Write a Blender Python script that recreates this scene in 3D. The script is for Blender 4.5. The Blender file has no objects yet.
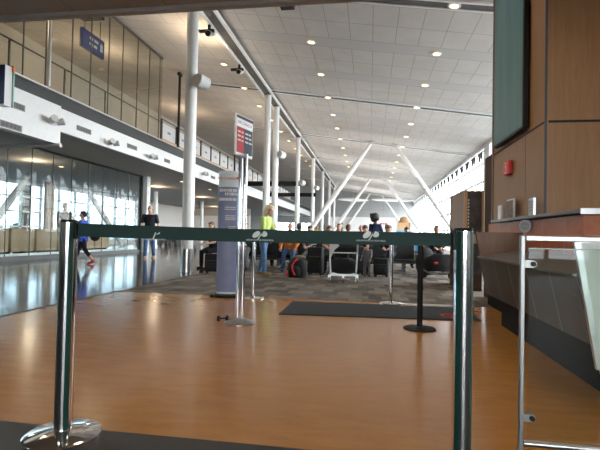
import bpy, bmesh, math, random
from mathutils import Vector, Matrix
random.seed(7)
C = bpy.context.scene.collection
PI = math.pi
R = math.radians

# ------------------------------------------------------------------ camera
F_PX = 450.0
CAM = Vector((0, 0, 0.95))
YAW, PITCH, ROLL = R(8.8), 0.0216, 0.020
fwd0 = Vector((-math.sin(YAW), math.cos(YAW), 0))
right0 = Vector((math.cos(YAW), math.sin(YAW), 0))
fwd = fwd0 * math.cos(PITCH) + Vector((0, 0, 1)) * math.sin(PITCH)
up0 = right0.cross(fwd)
rgt = right0 * math.cos(ROLL) + up0 * math.sin(ROLL)
upv = rgt.cross(fwd)

def ray(px, py):
    return (fwd + rgt * ((px - 300) / F_PX) + upv * ((225 - py) / F_PX)).normalized()
def on_z(px, py, z=0.0):
    d = ray(px, py); t = (z - CAM.z) / d.z
    return CAM + d * t
def on_x(px, py, x):
    d = ray(px, py); return CAM + d * (x / d.x)
def on_y(px, py, y):
    d = ray(px, py); return CAM + d * (y / d.y)

# ------------------------------------------------------------------ materials
def new_mat(name):
    m = bpy.data.materials.new(name); m.use_nodes = True
    nt = m.node_tree; nt.nodes.clear()
    out = nt.nodes.new('ShaderNodeOutputMaterial')
    return m, nt, out
def mat(name, col, rough=0.5, metal=0.0, var=0.08, scale=8.0, bump=0.0, stretch=(1, 1, 1), emit=None, es=0.0, spec=0.5):
    m, nt, out = new_mat(name)
    b = nt.nodes.new('ShaderNodeBsdfPrincipled')
    b.inputs['Roughness'].default_value = rough
    b.inputs['Metallic'].default_value = metal
    b.inputs['Specular IOR Level'].default_value = spec
    tc = nt.nodes.new('ShaderNodeTexCoord'); mp = nt.nodes.new('ShaderNodeMapping')
    mp.inputs['Scale'].default_value = stretch
    nz = nt.nodes.new('ShaderNodeTexNoise'); nz.inputs['Scale'].default_value = scale; nz.inputs['Detail'].default_value = 4
    nt.links.new(tc.outputs['Object'], mp.inputs['Vector']); nt.links.new(mp.outputs['Vector'], nz.inputs['Vector'])
    cr = nt.nodes.new('ShaderNodeValToRGB')
    cr.color_ramp.elements[0].position = 0.3; cr.color_ramp.elements[1].position = 0.7
    cr.color_ramp.elements[0].color = tuple(max(0, c * (1 - var)) for c in col) + (1,)
    cr.color_ramp.elements[1].color = tuple(min(1, c * (1 + var)) for c in col) + (1,)
    nt.links.new(nz.outputs['Fac'], cr.inputs['Fac']); nt.links.new(cr.outputs['Color'], b.inputs['Base Color'])
    if bump:
        bp = nt.nodes.new('ShaderNodeBump'); bp.inputs['Strength'].default_value = bump; bp.inputs['Distance'].default_value = 0.01
        nt.links.new(nz.outputs['Fac'], bp.inputs['Height']); nt.links.new(bp.outputs['Normal'], b.inputs['Normal'])
    if emit:
        b.inputs['Emission Color'].default_value = (*emit, 1); b.inputs['Emission Strength'].default_value = es
    nt.links.new(b.outputs[0], out.inputs[0])
    return m
def glass(name, tint=(0.9, 0.95, 0.93), ior=1.45, rough=0.0, refl=1.0):
    m, nt, out = new_mat(name)
    tr = nt.nodes.new('ShaderNodeBsdfTransparent'); tr.inputs[0].default_value = (*tint, 1)
    gl = nt.nodes.new('ShaderNodeBsdfGlossy'); gl.inputs['Roughness'].default_value = rough
    lw = nt.nodes.new('ShaderNodeLayerWeight'); lw.inputs[0].default_value = .5
    pw_ = nt.nodes.new('ShaderNodeMath'); pw_.operation = 'POWER'; pw_.inputs[1].default_value = 5
    nt.links.new(lw.outputs['Facing'], pw_.inputs[0])
    mu = nt.nodes.new('ShaderNodeMath'); mu.operation = 'MULTIPLY_ADD'; mu.inputs[1].default_value = .55 * refl; mu.inputs[2].default_value = .03 * refl
    mx = nt.nodes.new('ShaderNodeMixShader')
    nt.links.new(pw_.outputs[0], mu.inputs[0]); nt.links.new(mu.outputs[0], mx.inputs[0])
    nt.links.new(tr.outputs[0], mx.inputs[1]); nt.links.new(gl.outputs[0], mx.inputs[2]); nt.links.new(mx.outputs[0], out.inputs[0])
    return m
def emis(name, col, s):
    m, nt, out = new_mat(name)
    e = nt.nodes.new('ShaderNodeEmission'); e.inputs[0].default_value = (*col, 1); e.inputs[1].default_value = s
    nt.links.new(e.outputs[0], out.inputs[0]); return m

def N(nt, op, a, b=None):
    n = nt.nodes.new('ShaderNodeMath'); n.operation = op
    for i, v in enumerate((a, b)):
        if v is None: continue
        if isinstance(v, (int, float)): n.inputs[i].default_value = v
        else: nt.links.new(v, n.inputs[i])
    return n.outputs[0]
def MIX(nt, fac, a, b):
    n = nt.nodes.new('ShaderNodeMix'); n.data_type = 'RGBA'
    if isinstance(fac, (int, float)): n.inputs[0].default_value = fac
    else: nt.links.new(fac, n.inputs[0])
    for i, v in ((6, a), (7, b)):
        if isinstance(v, tuple): n.inputs[i].default_value = (*v, 1)
        else: nt.links.new(v, n.inputs[i])
    return n.outputs[2]
def base_nodes(name):
    m, nt, out = new_mat(name)
    b = nt.nodes.new('ShaderNodeBsdfPrincipled'); nt.links.new(b.outputs[0], out.inputs[0])
    tc = nt.nodes.new('ShaderNodeTexCoord')
    sp = nt.nodes.new('ShaderNodeSeparateXYZ'); nt.links.new(tc.outputs['Object'], sp.inputs[0])
    return m, nt, b, tc, sp
def noise(nt, tc, scale, stretch=(1, 1, 1), detail=4):
    mp = nt.nodes.new('ShaderNodeMapping'); mp.inputs['Scale'].default_value = stretch
    nz = nt.nodes.new('ShaderNodeTexNoise'); nz.inputs['Scale'].default_value = scale; nz.inputs['Detail'].default_value = detail
    nt.links.new(tc.outputs['Object'], mp.inputs['Vector']); nt.links.new(mp.outputs['Vector'], nz.inputs['Vector'])
    return nz.outputs['Fac']
def ramp(nt, v, p0, p1):
    r = nt.nodes.new('ShaderNodeMapRange'); r.inputs[1].default_value = p0; r.inputs[2].default_value = p1
    nt.links.new(v, r.inputs[0]); return r.outputs[0]
def line_mask(nt, coord, period, width, offset=0.0):
    """1 near multiples of period"""
    v = N(nt, 'ADD', coord, 1000 * period - offset + period / 2)
    f = N(nt, 'MODULO', v, period)
    d = N(nt, 'ABSOLUTE', N(nt, 'SUBTRACT', f, period / 2))
    return N(nt, 'LESS_THAN', d, width / 2)

def m_ceiling():
    m, nt, b, tc, sp = base_nodes('ceiling_tiles')
    x, y = sp.outputs['X'], sp.outputs['Y']
    lx = line_mask(nt, x, 0.62, 0.016)
    ly = line_mask(nt, y, 2.7, 0.02, 10.4 + 1.35)
    band = line_mask(nt, y, 2.7, 0.62, 10.4)
    bedge = N(nt, 'SUBTRACT', line_mask(nt, y, 2.7, 0.66, 10.4), band)
    nob = N(nt, 'SUBTRACT', 1, band)
    line = N(nt, 'MAXIMUM', N(nt, 'MULTIPLY', N(nt, 'MAXIMUM', lx, ly), nob), bedge)
    nz = noise(nt, tc, 1.5)
    base = MIX(nt, ramp(nt, nz, .35, .65), (0.55, 0.51, 0.47), (0.60, 0.56, 0.52))
    c1 = MIX(nt, band, base, (0.53, 0.505, 0.48))
    c2 = MIX(nt, N(nt, 'MULTIPLY', line, 0.75), c1, (0.22, 0.205, 0.19))
    nt.links.new(c2, b.inputs['Base Color']); b.inputs['Roughness'].default_value = 0.8
    return m
def m_soffit():
    m, nt, b, tc, sp = base_nodes('soffit_tiles')
    lx = line_mask(nt, sp.outputs['X'], 1.2, 0.02); ly = line_mask(nt, sp.outputs['Y'], 3.6, 0.05)
    c = MIX(nt, N(nt, 'MULTIPLY', N(nt, 'MAXIMUM', lx, ly), .6), (0.50, 0.48, 0.46), (0.25, 0.24, 0.23))
    nt.links.new(c, b.inputs['Base Color']); b.inputs['Roughness'].default_value = 0.8
    return m
def m_orange():
    m, nt, b, tc, sp = base_nodes('orange_linoleum')
    n1 = noise(nt, tc, 5.0, (0.8, 3, 1), 8); n2 = noise(nt, tc, 0.6); n3 = noise(nt, tc, 60, (0.4, 2, 1))
    c = MIX(nt, ramp(nt, n1, .3, .7), (0.42, 0.18, 0.034), (0.51, 0.235, 0.050))
    c = MIX(nt, N(nt, 'MULTIPLY', ramp(nt, n2, .35, .7), .35), c, (0.36, 0.145, 0.032))
    c = MIX(nt, N(nt, 'MULTIPLY', ramp(nt, n3, .4, .7), .3), c, (0.54, 0.26, 0.075))
    nt.links.new(c, b.inputs['Base Color'])
    nt.links.new(N(nt, 'ADD', N(nt, 'MULTIPLY', ramp(nt, n1, .3, .7), .10), .16), b.inputs['Roughness'])
    bp = nt.nodes.new('ShaderNodeBump'); bp.inputs['Strength'].default_value = .03; bp.inputs['Distance'].default_value = .01
    nt.links.new(n1, bp.inputs['Height']); nt.links.new(bp.outputs[0], b.inputs['Normal'])
    return m
def m_tile():
    m, nt, b, tc, sp = base_nodes('dark_polished_tile')
    l = N(nt, 'MAXIMUM', line_mask(nt, sp.outputs['X'], .6, .008), line_mask(nt, sp.outputs['Y'], .6, .008))
    n = noise(nt, tc, 2.5, (1, 1, 1), 6)
    c = MIX(nt, ramp(nt, n, .3, .7), (0.075, 0.07, 0.068), (0.13, 0.12, 0.11))
    c = MIX(nt, N(nt, 'MULTIPLY', l, .6), c, (0.04, 0.04, 0.04))
    nt.links.new(c, b.inputs['Base Color'])
    nt.links.new(N(nt, 'ADD', N(nt, 'MULTIPLY', n, .12), .06), b.inputs['Roughness'])
    b.inputs['Specular IOR Level'].default_value = .75
    return m
def m_carpet():
    m, nt, b, tc, sp = base_nodes('patterned_carpet')
    br = nt.nodes.new('ShaderNodeTexBrick'); mp = nt.nodes.new('ShaderNodeMapping')
    nt.links.new(tc.outputs['Object'], mp.inputs['Vector']); nt.links.new(mp.outputs['Vector'], br.inputs['Vector'])
    br.inputs['Scale'].default_value = 1.0
    br.inputs['Brick Width'].default_value = .20; br.inputs['Row Height'].default_value = .36; br.inputs['Mortar Size'].default_value = .0
    br.inputs['Color1'].default_value = (0.075, 0.063, 0.053, 1); br.inputs['Color2'].default_value = (0.36, 0.31, 0.26, 1)
    n = noise(nt, tc, 5, (1, 2.2, 1), 3)
    c = MIX(nt, N(nt, 'MULTIPLY', ramp(nt, n, .42, .58), .45), br.outputs['Color'], (0.20, 0.172, 0.142))
    n2 = noise(nt, tc, 90)
    c = MIX(nt, N(nt, 'MULTIPLY', n2, .4), c, (0.14, 0.12, 0.10))
    nt.links.new(c, b.inputs['Base Color']); b.inputs['Roughness'].default_value = .95
    b.inputs['Specular IOR Level'].default_value = .1
    return m
def m_wood(name, c0, c1, rough=.45):
    m, nt, b, tc, sp = base_nodes(name)
    n = noise(nt, tc, 6, (5, 5, .35), 6); n2 = noise(nt, tc, 40, (6, 6, .25), 3)
    c = MIX(nt, ramp(nt, n, .3, .7), c0, c1)
    c = MIX(nt, N(nt, 'MULTIPLY', ramp(nt, n2, .4, .6), .25), c, tuple(v * .7 for v in c0))
    nt.links.new(c, b.inputs['Base Color']); b.inputs['Roughness'].default_value = rough
    return m
def m_orange_tile():
    m, nt, b, tc, sp = base_nodes('orange_panel')
    l = N(nt, 'MAXIMUM', N(nt, 'MAXIMUM', line_mask(nt, sp.outputs['Y'], .52, .010, .12), line_mask(nt, sp.outputs['X'], .52, .010, .05)), line_mask(nt, sp.outputs['Z'], 10, .008, .99))
    n = noise(nt, tc, 6, (2, 2, 2), 5)
    c = MIX(nt, ramp(nt, n, .3, .7), (0.36, 0.085, 0.022), (0.47, 0.125, 0.035))
    c = MIX(nt, N(nt, 'MULTIPLY', l, .7), c, (0.45, 0.36, 0.3))
    nt.links.new(c, b.inputs['Base Color']); b.inputs['Roughness'].default_value = .4
    return m
def m_counter():
    m, nt, b, tc, sp = base_nodes('dark_counter_panel')
    l = line_mask(nt, sp.outputs['Y'], .46, .012, .05)
    n = noise(nt, tc, 30); n2 = noise(nt, tc, 3)
    c = MIX(nt, ramp(nt, n2, .3, .7), (0.062, 0.048, 0.038), (0.085, 0.067, 0.053))
    c = MIX(nt, N(nt, 'MULTIPLY', ramp(nt, n, .66, .72), .35), c, (0.4, 0.38, 0.35))
    c = MIX(nt, N(nt, 'MULTIPLY', l, .7), c, (0.42, 0.39, 0.35))
    nt.links.new(c, b.inputs['Base Color']); b.inputs['Roughness'].default_value = .4; b.inputs['Metallic'].default_value = .35
    return m
def m_screen():
    m, nt, b, tc, sp = base_nodes('teal_screen')
    n = noise(nt, tc, 3, (1, 3.5, .25), 3); n2 = noise(nt, tc, 1.2)
    c = MIX(nt, ramp(nt, n, .3, .7), (0.025, 0.065, 0.075), (0.06, 0.115, 0.10))
    c = MIX(nt, ramp(nt, n2, .5, .8), c, (0.04, 0.08, 0.13))
    nt.links.new(c, b.inputs['Base Color']); nt.links.new(c, b.inputs['Emission Color']); b.inputs['Emission Strength'].default_value = .35
    b.inputs['Roughness'].default_value = .35; b.inputs['Specular IOR Level'].default_value = .25
    return m
def m_endwall():
    m, nt, b, tc, sp = base_nodes('grey_end_wall')
    l = N(nt, 'MAXIMUM', line_mask(nt, sp.outputs['X'], 1.8, .05), line_mask(nt, sp.outputs['Z'], 1.5, .05))
    c = MIX(nt, N(nt, 'MULTIPLY', l, .4), (0.42, 0.42, 0.42), (0.25, 0.25, 0.25))
    nt.links.new(c, b.inputs['Base Color']); b.inputs['Roughness'].default_value = .7
    return m
def m_mat_rubber():
    m, nt, b, tc, sp = base_nodes('dark_entrance_matting')
    l = line_mask(nt, sp.outputs['Y'], .02, .007)
    n = noise(nt, tc, 25)
    c = MIX(nt, ramp(nt, n, .3, .7), (0.012, 0.018, 0.024), (0.028, 0.038, 0.048))
    c = MIX(nt, N(nt, 'MULTIPLY', l, .5), c, (0.008, 0.01, 0.012))
    nt.links.new(c, b.inputs['Base Color']); b.inputs['Roughness'].default_value = .75
    return m

M = {}
M['ceiling'] = m_ceiling(); M['soffit'] = m_soffit(); M['orange'] = m_orange(); M['tile'] = m_tile(); M['carpet'] = m_carpet()
M['wood'] = m_wood('honey_wood', (0.27, 0.137, 0.055), (0.335, 0.178, 0.076))
M['wood_dark'] = m_wood('dark_brown_wood', (0.06, 0.030, 0.018), (0.085, 0.044, 0.026), .8)
M['wood_brown'] = m_wood('brown_wood', (0.15, 0.075, 0.04), (0.2, 0.105, 0.06))
M['wood_pale'] = m_wood('pale_wood', (0.50, 0.30, 0.15), (0.58, 0.36, 0.19))
M['orange_tile'] = m_orange_tile(); M['counter'] = m_counter(); M['screen'] = m_screen(); M['endwall'] = m_endwall(); M['rubber'] = m_mat_rubber()
M['white'] = mat('white_paint', (0.78, 0.78, 0.77), .45, var=.03)
M['column'] = mat('column_white', (0.84, 0.84, 0.82), .35, var=.03)
M['offwhite'] = mat('off_white', (0.62, 0.61, 0.59), .6, var=.04)
M['beige'] = mat('beige_wall', (0.50, 0.45, 0.38), .7, var=.06, scale=1.5)
M['edge'] = mat('edge_trim', (0.45, 0.42, 0.38), .5, var=.04)
M['charcoal'] = mat('charcoal_floor', (0.028, 0.026, 0.026), .45, var=.2, scale=40)
M['beam'] = mat('dark_beam', (0.020, 0.022, 0.023), .5, var=.15, scale=3)
M['black'] = mat('black', (0.009, 0.009, 0.010), .5, var=.1, spec=.25)
M['black_fab'] = mat('black_fabric', (0.014, 0.014, 0.016), .85, var=.3, scale=60)
M['slot'] = mat('slot_dark', (0.11, 0.105, 0.10), .7, var=.1)
M['plinth'] = mat('black_plinth', (.007, .007, .008), .6, var=.2, spec=.15)
M['steel'] = mat('brushed_steel', (0.48, 0.47, 0.46), .28, 1.0, var=.06, scale=20, stretch=(1, 12, 12))
M['steel_dark'] = mat('dull_steel_top', (0.20, 0.185, 0.17), .38, .7, var=.12, scale=12)
M['ledge'] = mat('dark_steel_ledge', (0.09, 0.085, 0.08), .3, .7, var=.15, scale=15)
M['chrome'] = mat('chrome', (0.80, 0.80, 0.82), .10, 1.0, var=.03, scale=6, stretch=(8, 8, .5))
M['gate_steel'] = mat('gate_steel', (.30, .30, .30), .38, 1.0, var=.08)
M['gate_rail'] = mat('gate_rail_steel', (.48, .48, .47), .30, 1.0, var=.06)
M['alu'] = mat('aluminium', (0.70, 0.71, 0.72), .32, .9, var=.04)
M['belt'] = mat('green_belt', (0.012, 0.040, 0.036), .75, var=.15, scale=120)
M['groove'] = mat('green_groove', (0.008, 0.05, 0.04), .35, var=.1)
M['print'] = mat('white_print', (0.74, 0.77, 0.75), .6, var=.1, scale=200)
M['navy'] = mat('navy_sign', (0.022, 0.035, 0.10), .4, var=.06)
M['navy_panel'] = mat('slate_blue_panel', (0.22, 0.26, 0.44), .4, var=.06)
M['paleblue'] = mat('pale_blue_panel', (0.70, 0.82, 0.87), .4, var=.05)
M['red'] = mat('red_print', (0.62, 0.03, 0.03), .4, var=.05)
M['redsoft'] = mat('soft_red_panel', (0.62, 0.07, 0.09), .75, var=.05)
M['slate'] = mat('slate_panel', (0.07, 0.10, 0.16), .75, var=.05)
M['paper'] = mat('paper_white', (0.75, 0.75, 0.74), .6, var=.03)
M['green_edge'] = mat('green_glass_edge', (0.35, 0.55, 0.48), .25, var=.05)
M['frost'] = mat('frosted_panel', (0.78, 0.85, 0.81), .30, var=.05, scale=2)
M['vent'] = mat('vent_grey', (0.22, 0.22, 0.23), .6, var=.1)
M['concrete'] = mat('apron_concrete', (0.66, 0.66, 0.66), .9, var=.08, scale=.2)
M['trees'] = mat('far_trees', (0.10, 0.14, 0.08), .9, var=.3, scale=.3)
M['tan'] = mat('tan_upholstery', (0.40, 0.28, 0.17), .8, var=.08)
M['glass'] = glass('clear_glass', (0.93, 0.96, 0.95))
M['glass_grey'] = glass('balcony_glass', (0.86, 0.87, 0.84))
M['glass_hall'] = glass('hall_glass', (0.88, 0.92, 0.92), refl=.4)
M['glass_panel'] = glass('panel_glass', (0.90, 0.94, 0.92), refl=.8)
M['window'] = glass('window_glass', (0.95, 0.98, 1.0), refl=.6)
M['window_dimmed'] = glass('dimmed_glass', (.38, .45, .50), refl=.4)  # pane colour darkened to dim the overbright daylight behind it
M['lamp'] = emis('warm_lamp', (1.0, 0.72, 0.33), 5.0)
M['lamp_white'] = emis('white_lamp', (1.0, 0.93, 0.82), 6.0)
M['skyblue'] = mat('sky_blue_box', (0.05, 0.38, 0.70), .4)
M['lime_print'] = mat('lime_print', (0.25, 0.45, 0.08), .6)
M['yellow'] = mat('yellow', (0.80, 0.62, 0.03), .6)

# ------------------------------------------------------------------ mesh helpers
TMP = bpy.data.scenes.new('tmp_eval')
def evaluated(o):
    TMP.collection.objects.link(o)
    vl = TMP.view_layers[0]; vl.update()
    me = bpy.data.meshes.new_from_object(o.evaluated_get(vl.depsgraph))
    TMP.collection.objects.unlink(o)
    return me
class MB:
    def __init__(s): s.bm = bmesh.new()
    def box(s, lo, hi, rot=None):
        lo, hi = Vector(lo), Vector(hi); c = (lo + hi) / 2; d = hi - lo
        m = Matrix.Translation(c)
        if rot is not None: m = m @ rot.to_4x4()
        m = m @ Matrix.Diagonal((*d, 1))
        bmesh.ops.create_cube(s.bm, size=1, matrix=m); return s
    def bar(s, a, b, w, h, up=(0, 0, 1)):
        a, b = Vector(a), Vector(b); d = (b - a); L = d.length; d.normalize()
        u = Vector(up)
        if abs(u.dot(d)) > .99: u = Vector((0, 1, 0))
        x = u.cross(d).normalized(); z = d.cross(x)
        rot = Matrix((x, d, z)).transposed()
        m = Matrix.Translation((a + b) / 2) @ rot.to_4x4() @ Matrix.Diagonal((w, L, h, 1))
        bmesh.ops.create_cube(s.bm, size=1, matrix=m); return s
    def cyl(s, a, b, r0, r1=None, n=16, caps=True):
        a, b = Vector(a), Vector(b); r1 = r0 if r1 is None else r1
        d = b - a; L = d.length
        rot = d.to_track_quat('Z', 'Y').to_matrix().to_4x4()
        m = Matrix.Translation((a + b) / 2) @ rot
        bmesh.ops.create_cone(s.bm, cap_ends=caps, segments=n, radius1=max(r0, 1e-5), radius2=max(r1, 1e-5), depth=L, matrix=m); return s
    def ell(s, c, r, rot=None, u=14, v=10):
        if isinstance(r, (int, float)): r = (r, r, r)
        m = Matrix.Translation(Vector(c))
        if rot is not None: m = m @ rot.to_4x4()
        m = m @ Matrix.Diagonal((*r, 1))
        bmesh.ops.create_uvsphere(s.bm, u_segments=u, v_segments=v, radius=1, matrix=m); return s
    def cap(s, a, b, r0, r1=None, n=12):
        r1 = r0 if r1 is None else r1
        s.cyl(a, b, r0, r1, n); s.ell(a, r0, u=n, v=8); s.ell(b, r1, u=n, v=8); return s
    def tube(s, pts, r, n=8):
        for i in range(len(pts) - 1):
            s.cyl(pts[i], pts[i + 1], r, r, n)
            if i: s.ell(pts[i], r, u=n, v=6)
        return s
    def loft(s, rings, n=18, caps=True):
        """rings: (centre, rx, ry, axis) ; axis = ring normal"""
        prev = None; first = None
        for (c, rx, ry, ax) in rings:
            ax = Vector(ax).normalized(); xx = Vector((1, 0, 0))
            xx = (xx - ax * xx.dot(ax)).normalized(); yy = ax.cross(xx)
            vs = [s.bm.verts.new(Vector(c) + xx * rx * math.cos(2 * PI * k / n) + yy * ry * math.sin(2 * PI * k / n)) for k in range(n)]
            if prev:
                for k in range(n): s.bm.faces.new((prev[k], prev[(k + 1) % n], vs[(k + 1) % n], vs[k]))
            else: first = vs
            prev = vs
        if caps:
            s.bm.faces.new(list(reversed(first))); s.bm.faces.new(prev)
        return s
    def prism(s, poly, a, b, axis='y'):
        """poly 2D list; extruded along axis from a to b. axis y: poly=(x,z); axis x: poly=(y,z); axis z: poly=(x,y)"""
        def P(p, t):
            return {'y': (p[0], t, p[1]), 'x': (t, p[0], p[1]), 'z': (p[0], p[1], t)}[axis]
        va = [s.bm.verts.new(P(p, a)) for p in poly]; vb = [s.bm.verts.new(P(p, b)) for p in poly]
        n = len(poly)
        s.bm.faces.new(va); s.bm.faces.new(list(reversed(vb)))
        for i in range(n): s.bm.faces.new((va[i], vb[i], vb[(i + 1) % n], va[(i + 1) % n]))
        return s
    def lathe(s, prof, c=(0, 0, 0), n=32):
        prev = None
        for (r, z) in prof:
            vs = [s.bm.verts.new((c[0] + r * math.cos(2 * PI * k / n), c[1] + r * math.sin(2 * PI * k / n), c[2] + z)) for k in range(n)]
            if prev:
                for k in range(n): s.bm.faces.new((prev[k], prev[(k + 1) % n], vs[(k + 1) % n], vs[k]))
            else: s.bm.faces.new(list(reversed(vs)))
            prev = vs
        s.bm.faces.new(prev); return s
    def mesh(s, name, m=None, smooth=True):
        bmesh.ops.recalc_face_normals(s.bm, faces=s.bm.faces)
        me = bpy.data.meshes.new(name); s.bm.to_mesh(me); s.bm.free()
        if m: me.materials.append(m)
        if smooth:
            for p in me.polygons: p.use_smooth = True
        return me
    def build(s, name, m, parent=None, bevel=0.0, smooth=False, seg=2):
        me = s.mesh(name, m, smooth)
        o = bpy.data.objects.new(name, me); C.objects.link(o)
        if parent is not None: o.parent = parent
        if smooth:
            try: me.set_sharp_from_angle(angle=R(40))
            except Exception: pass
        if bevel:
            b = o.modifiers.new('b', 'BEVEL'); b.width = bevel; b.segments = seg; b.limit_method = 'ANGLE'; b.angle_limit = R(40)
        return o

def tag(o, label, cat, group=None, kind=None):
    o['label'] = label; o['category'] = cat
    if group: o['group'] = group
    if kind: o['kind'] = kind
    return o
def thing(name, label, cat, loc=(0, 0, 0), rz=0.0, group=None):
    o = bpy.data.objects.new(name, None); C.objects.link(o)
    o.empty_display_size = .1; o.location = loc; o.rotation_euler = (0, 0, rz)
    return tag(o, label, cat, group)
def struct(o):
    o['kind'] = 'structure'; return o
def copy_tree(o, loc=None, rz=None, label=None, parent=None):
    c = o.copy(); C.objects.link(c)
    if parent is not None: c.parent = parent
    if loc is not None: c.location = loc
    if rz is not None: c.rotation_euler = (0, 0, rz)
    if label: c['label'] = label
    for ch in list(o.children): copy_tree(ch, parent=c)
    return c
def text(name, body, size, m, parent, mtx, extrude=.0008, align='CENTER'):
    cu = bpy.data.curves.new(name, 'FONT'); cu.body = body; cu.size = size; cu.extrude = extrude; cu.align_x = align; cu.align_y = 'CENTER'
    t = bpy.data.objects.new(name, cu)
    me = evaluated(t)
    bpy.data.objects.remove(t); bpy.data.curves.remove(cu)
    me.materials.clear(); me.materials.append(m)
    o = bpy.data.objects.new(name, me); C.objects.link(o); o.parent = parent; o.matrix_local = mtx
    return o
def words_bars(mb, x0, z, widths, h, y, gap=.015, t=.001):
    """illegible far lettering: short strips, word by word, on a plane facing -y"""
    x = x0
    for w in widths:
        mb.box((x, y - t, z - h / 2), (x + w, y, z + h / 2)); x += w + gap
ORD = ['first', 'second', 'third', 'fourth', 'fifth', 'sixth', 'seventh', 'eighth', 'ninth', 'tenth', 'eleventh', 'twelfth', 'thirteenth', 'fourteenth', 'fifteenth', 'sixteenth', 'seventeenth', 'eighteenth', 'nineteenth', 'twentieth']

def ceil_z(x): return 6.45 - .14 * x
YE = 61.0            # far end wall
XW = 5.7             # window wall
XF = -7.8            # balcony front
XG = -10.4           # hall glass wall

# ================================================================== SETTING
struct(MB().box((-3.92, 2.0, -.1), (9, 6.6, 0)).build('floor', M['orange']))
struct(MB().box((-22, -12, -.1), (9, 2.0, 0.0)).build('floor_threshold', M['charcoal']))
struct(MB().box((-22, 2.0, -.1), (-3.92, YE + .5, 0)).build('floor_tiled', M['tile']))
struct(MB().box((-3.92, 6.6, -.1), (9, YE + .5, .004)).build('floor_carpet', M['carpet']))
struct(MB().box((.25, 6.50, 0), (1.45, 6.60, .008)).build('trim_carpet', M['steel']))
struct(MB().box((-3.95, 2.0, 0), (-3.90, 6.6, .003)).build('trim_floor', M['slot']))
struct(MB().box((-300, -200, -.6), (300, 300, -.3)).build('ground_exterior', M['concrete']))
tl = MB()
for i in range(60):
    y = -60 + i * 4 + random.uniform(-1, 1)
    tl.ell((-150 + random.uniform(-6, 6), y, 0), (4, 3.4, random.uniform(2.2, 4.2)), u=10, v=6)
struct(tl.build('hills_treeline', M['trees'], smooth=True))

# high sloping ceiling
x0, x1 = -18.5, 6.0
struct(MB().prism([(x0, ceil_z(x0)), (x1, ceil_z(x1)), (x1, ceil_z(x1) + .25), (x0, ceil_z(x0) + .25)], 5.0, YE + .5).build('ceiling', M['ceiling']))
struct(MB().box((-18.5, -10, 3.62), (9, 5.0, 3.9)).build('ceiling_lower', M['soffit']))
struct(MB().box((-18.5, 4.94, 3.575), (9, 5.03, 3.68)).build('trim_ceiling_edge', M['edge']))
struct(MB().box((-18.5, 4.9, 3.9), (9, 5.0, 9.4)).build('wall_bulkhead', M['offwhite']))
for k in range(7):
    y = 10.4 + 8.1 * k
    if y > YE: break
    for (dy, w, mm, h) in ((0, .26, 'slot', .03), (-.17, .07, 'white', .05), (.17, .07, 'white', .05)):
        xl = XF + .1
        q = MB().prism([(xl, ceil_z(xl) - h), (x1, ceil_z(x1) - h), (x1, ceil_z(x1)), (xl, ceil_z(xl))], y + dy - w / 2, y + dy + w / 2)
        struct(q.build('trim_%d' % (k * 3 + 1 + (dy < 0) + 2 * (dy > 0)), M[mm]))

# walls
struct(MB().box((XW, 5.0, 0), (XW + .3, 7.6, 6.6)).build('wall_right', M['offwhite']))
struct(MB().box((9, -10, 0), (9.2, 5.0, 4)).build('wall_front_right', M['offwhite']))
struct(MB().box((XW - .05, 22.8, 0), (XW + .35, 23.9, 6.2)).build('wall_pilaster', M['white']))
w = MB()
w.box((-20, YE, 0), (-13.2, YE + .3, 10)); w.box((-13.2, YE, 2.6), (-8.0, YE + .3, 10)); w.box((-8.0, YE, 0), (6.2, YE + .3, 10)); w.box((-13.2, YE, 0), (-8, YE + .3, .3))
struct(w.build('wall_end', M['endwall']))
struct(MB().box((-5.2, YE - 3.2, 0), (3.2, YE - 3.0, 3.35)).build('wall_gate', M['white']))
struct(MB().box((-18.4, 45, 0), (-12.2, 45.2, 3.5)).build('wall_concourse', M['white']))
struct(MB().box((-18.4, 44.96, 2.75), (-12.2, 44.995, 3.5)).build('trim_concourse', M['beige']))
struct(MB().box((-13.3, 5.0, 4.4), (-13.0, YE, 9.2)).build('wall_balcony', M['beige']))
struct(MB().box((-18.4, 5.0, 3.52), (XF - .1, YE, 4.34)).build('slab_balcony', M['soffit']))
w = MB()
w.box((-18.6, -10, 0), (-18.4, 5, 3.62)); w.box((-18.6, 5, 0), (-18.4, 45, .25)); w.box((-18.6, 5, 3.45), (-18.4, 45, 4.4)); w.box((-18.6, 33.5, 0), (-18.4, YE, 4.4)); w.box((-18.6, 45, 4.4), (-18.4, YE, 9.4)); w.box((-18.6, 5, 4.4), (-18.4, 45, 9.4))
struct(w.build('wall_left', M['offwhite']))
# window walls -------------------------------------------------------
def window_wall(idx, axis, pos, a0, a1, z0, z1, step, zs, mw=.07, pane='window', thick=.14):
    root = bpy.data.objects.new('window_%d' % idx, None); C.objects.link(root); struct(root)
    fr = MB()
    def bx(p0, p1, q0, q1):
        if axis == 'x': fr.box((pos - thick / 2, p0, q0), (pos + thick / 2, p1, q1))
        else: fr.box((p0, pos - thick / 2, q0), (p1, pos + thick / 2, q1))
    n = max(1, round((a1 - a0) / step))
    for i in range(n + 1):
        p = a0 + (a1 - a0) * i / n; bx(p - mw / 2, p + mw / 2, z0, z1)
    for z in zs: bx(a0, a1, z - mw / 2, z + mw / 2)
    fr.build('window_frame', M['white'], root)
    pb = MB()
    if axis == 'x': pb.box((pos - .006, a0, z0), (pos + .006, a1, z1))
    else: pb.box((a0, pos - .006, z0), (a1, pos + .006, z1))
    pb.build('window_pane', M[pane], root)
    return root
window_wall(1, 'x', XW + .12, 23.9, YE, .25, 5.62, 1.63, (.3, 1.5, 2.7, 3.9, 4.85, 5.55), .09)
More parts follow.
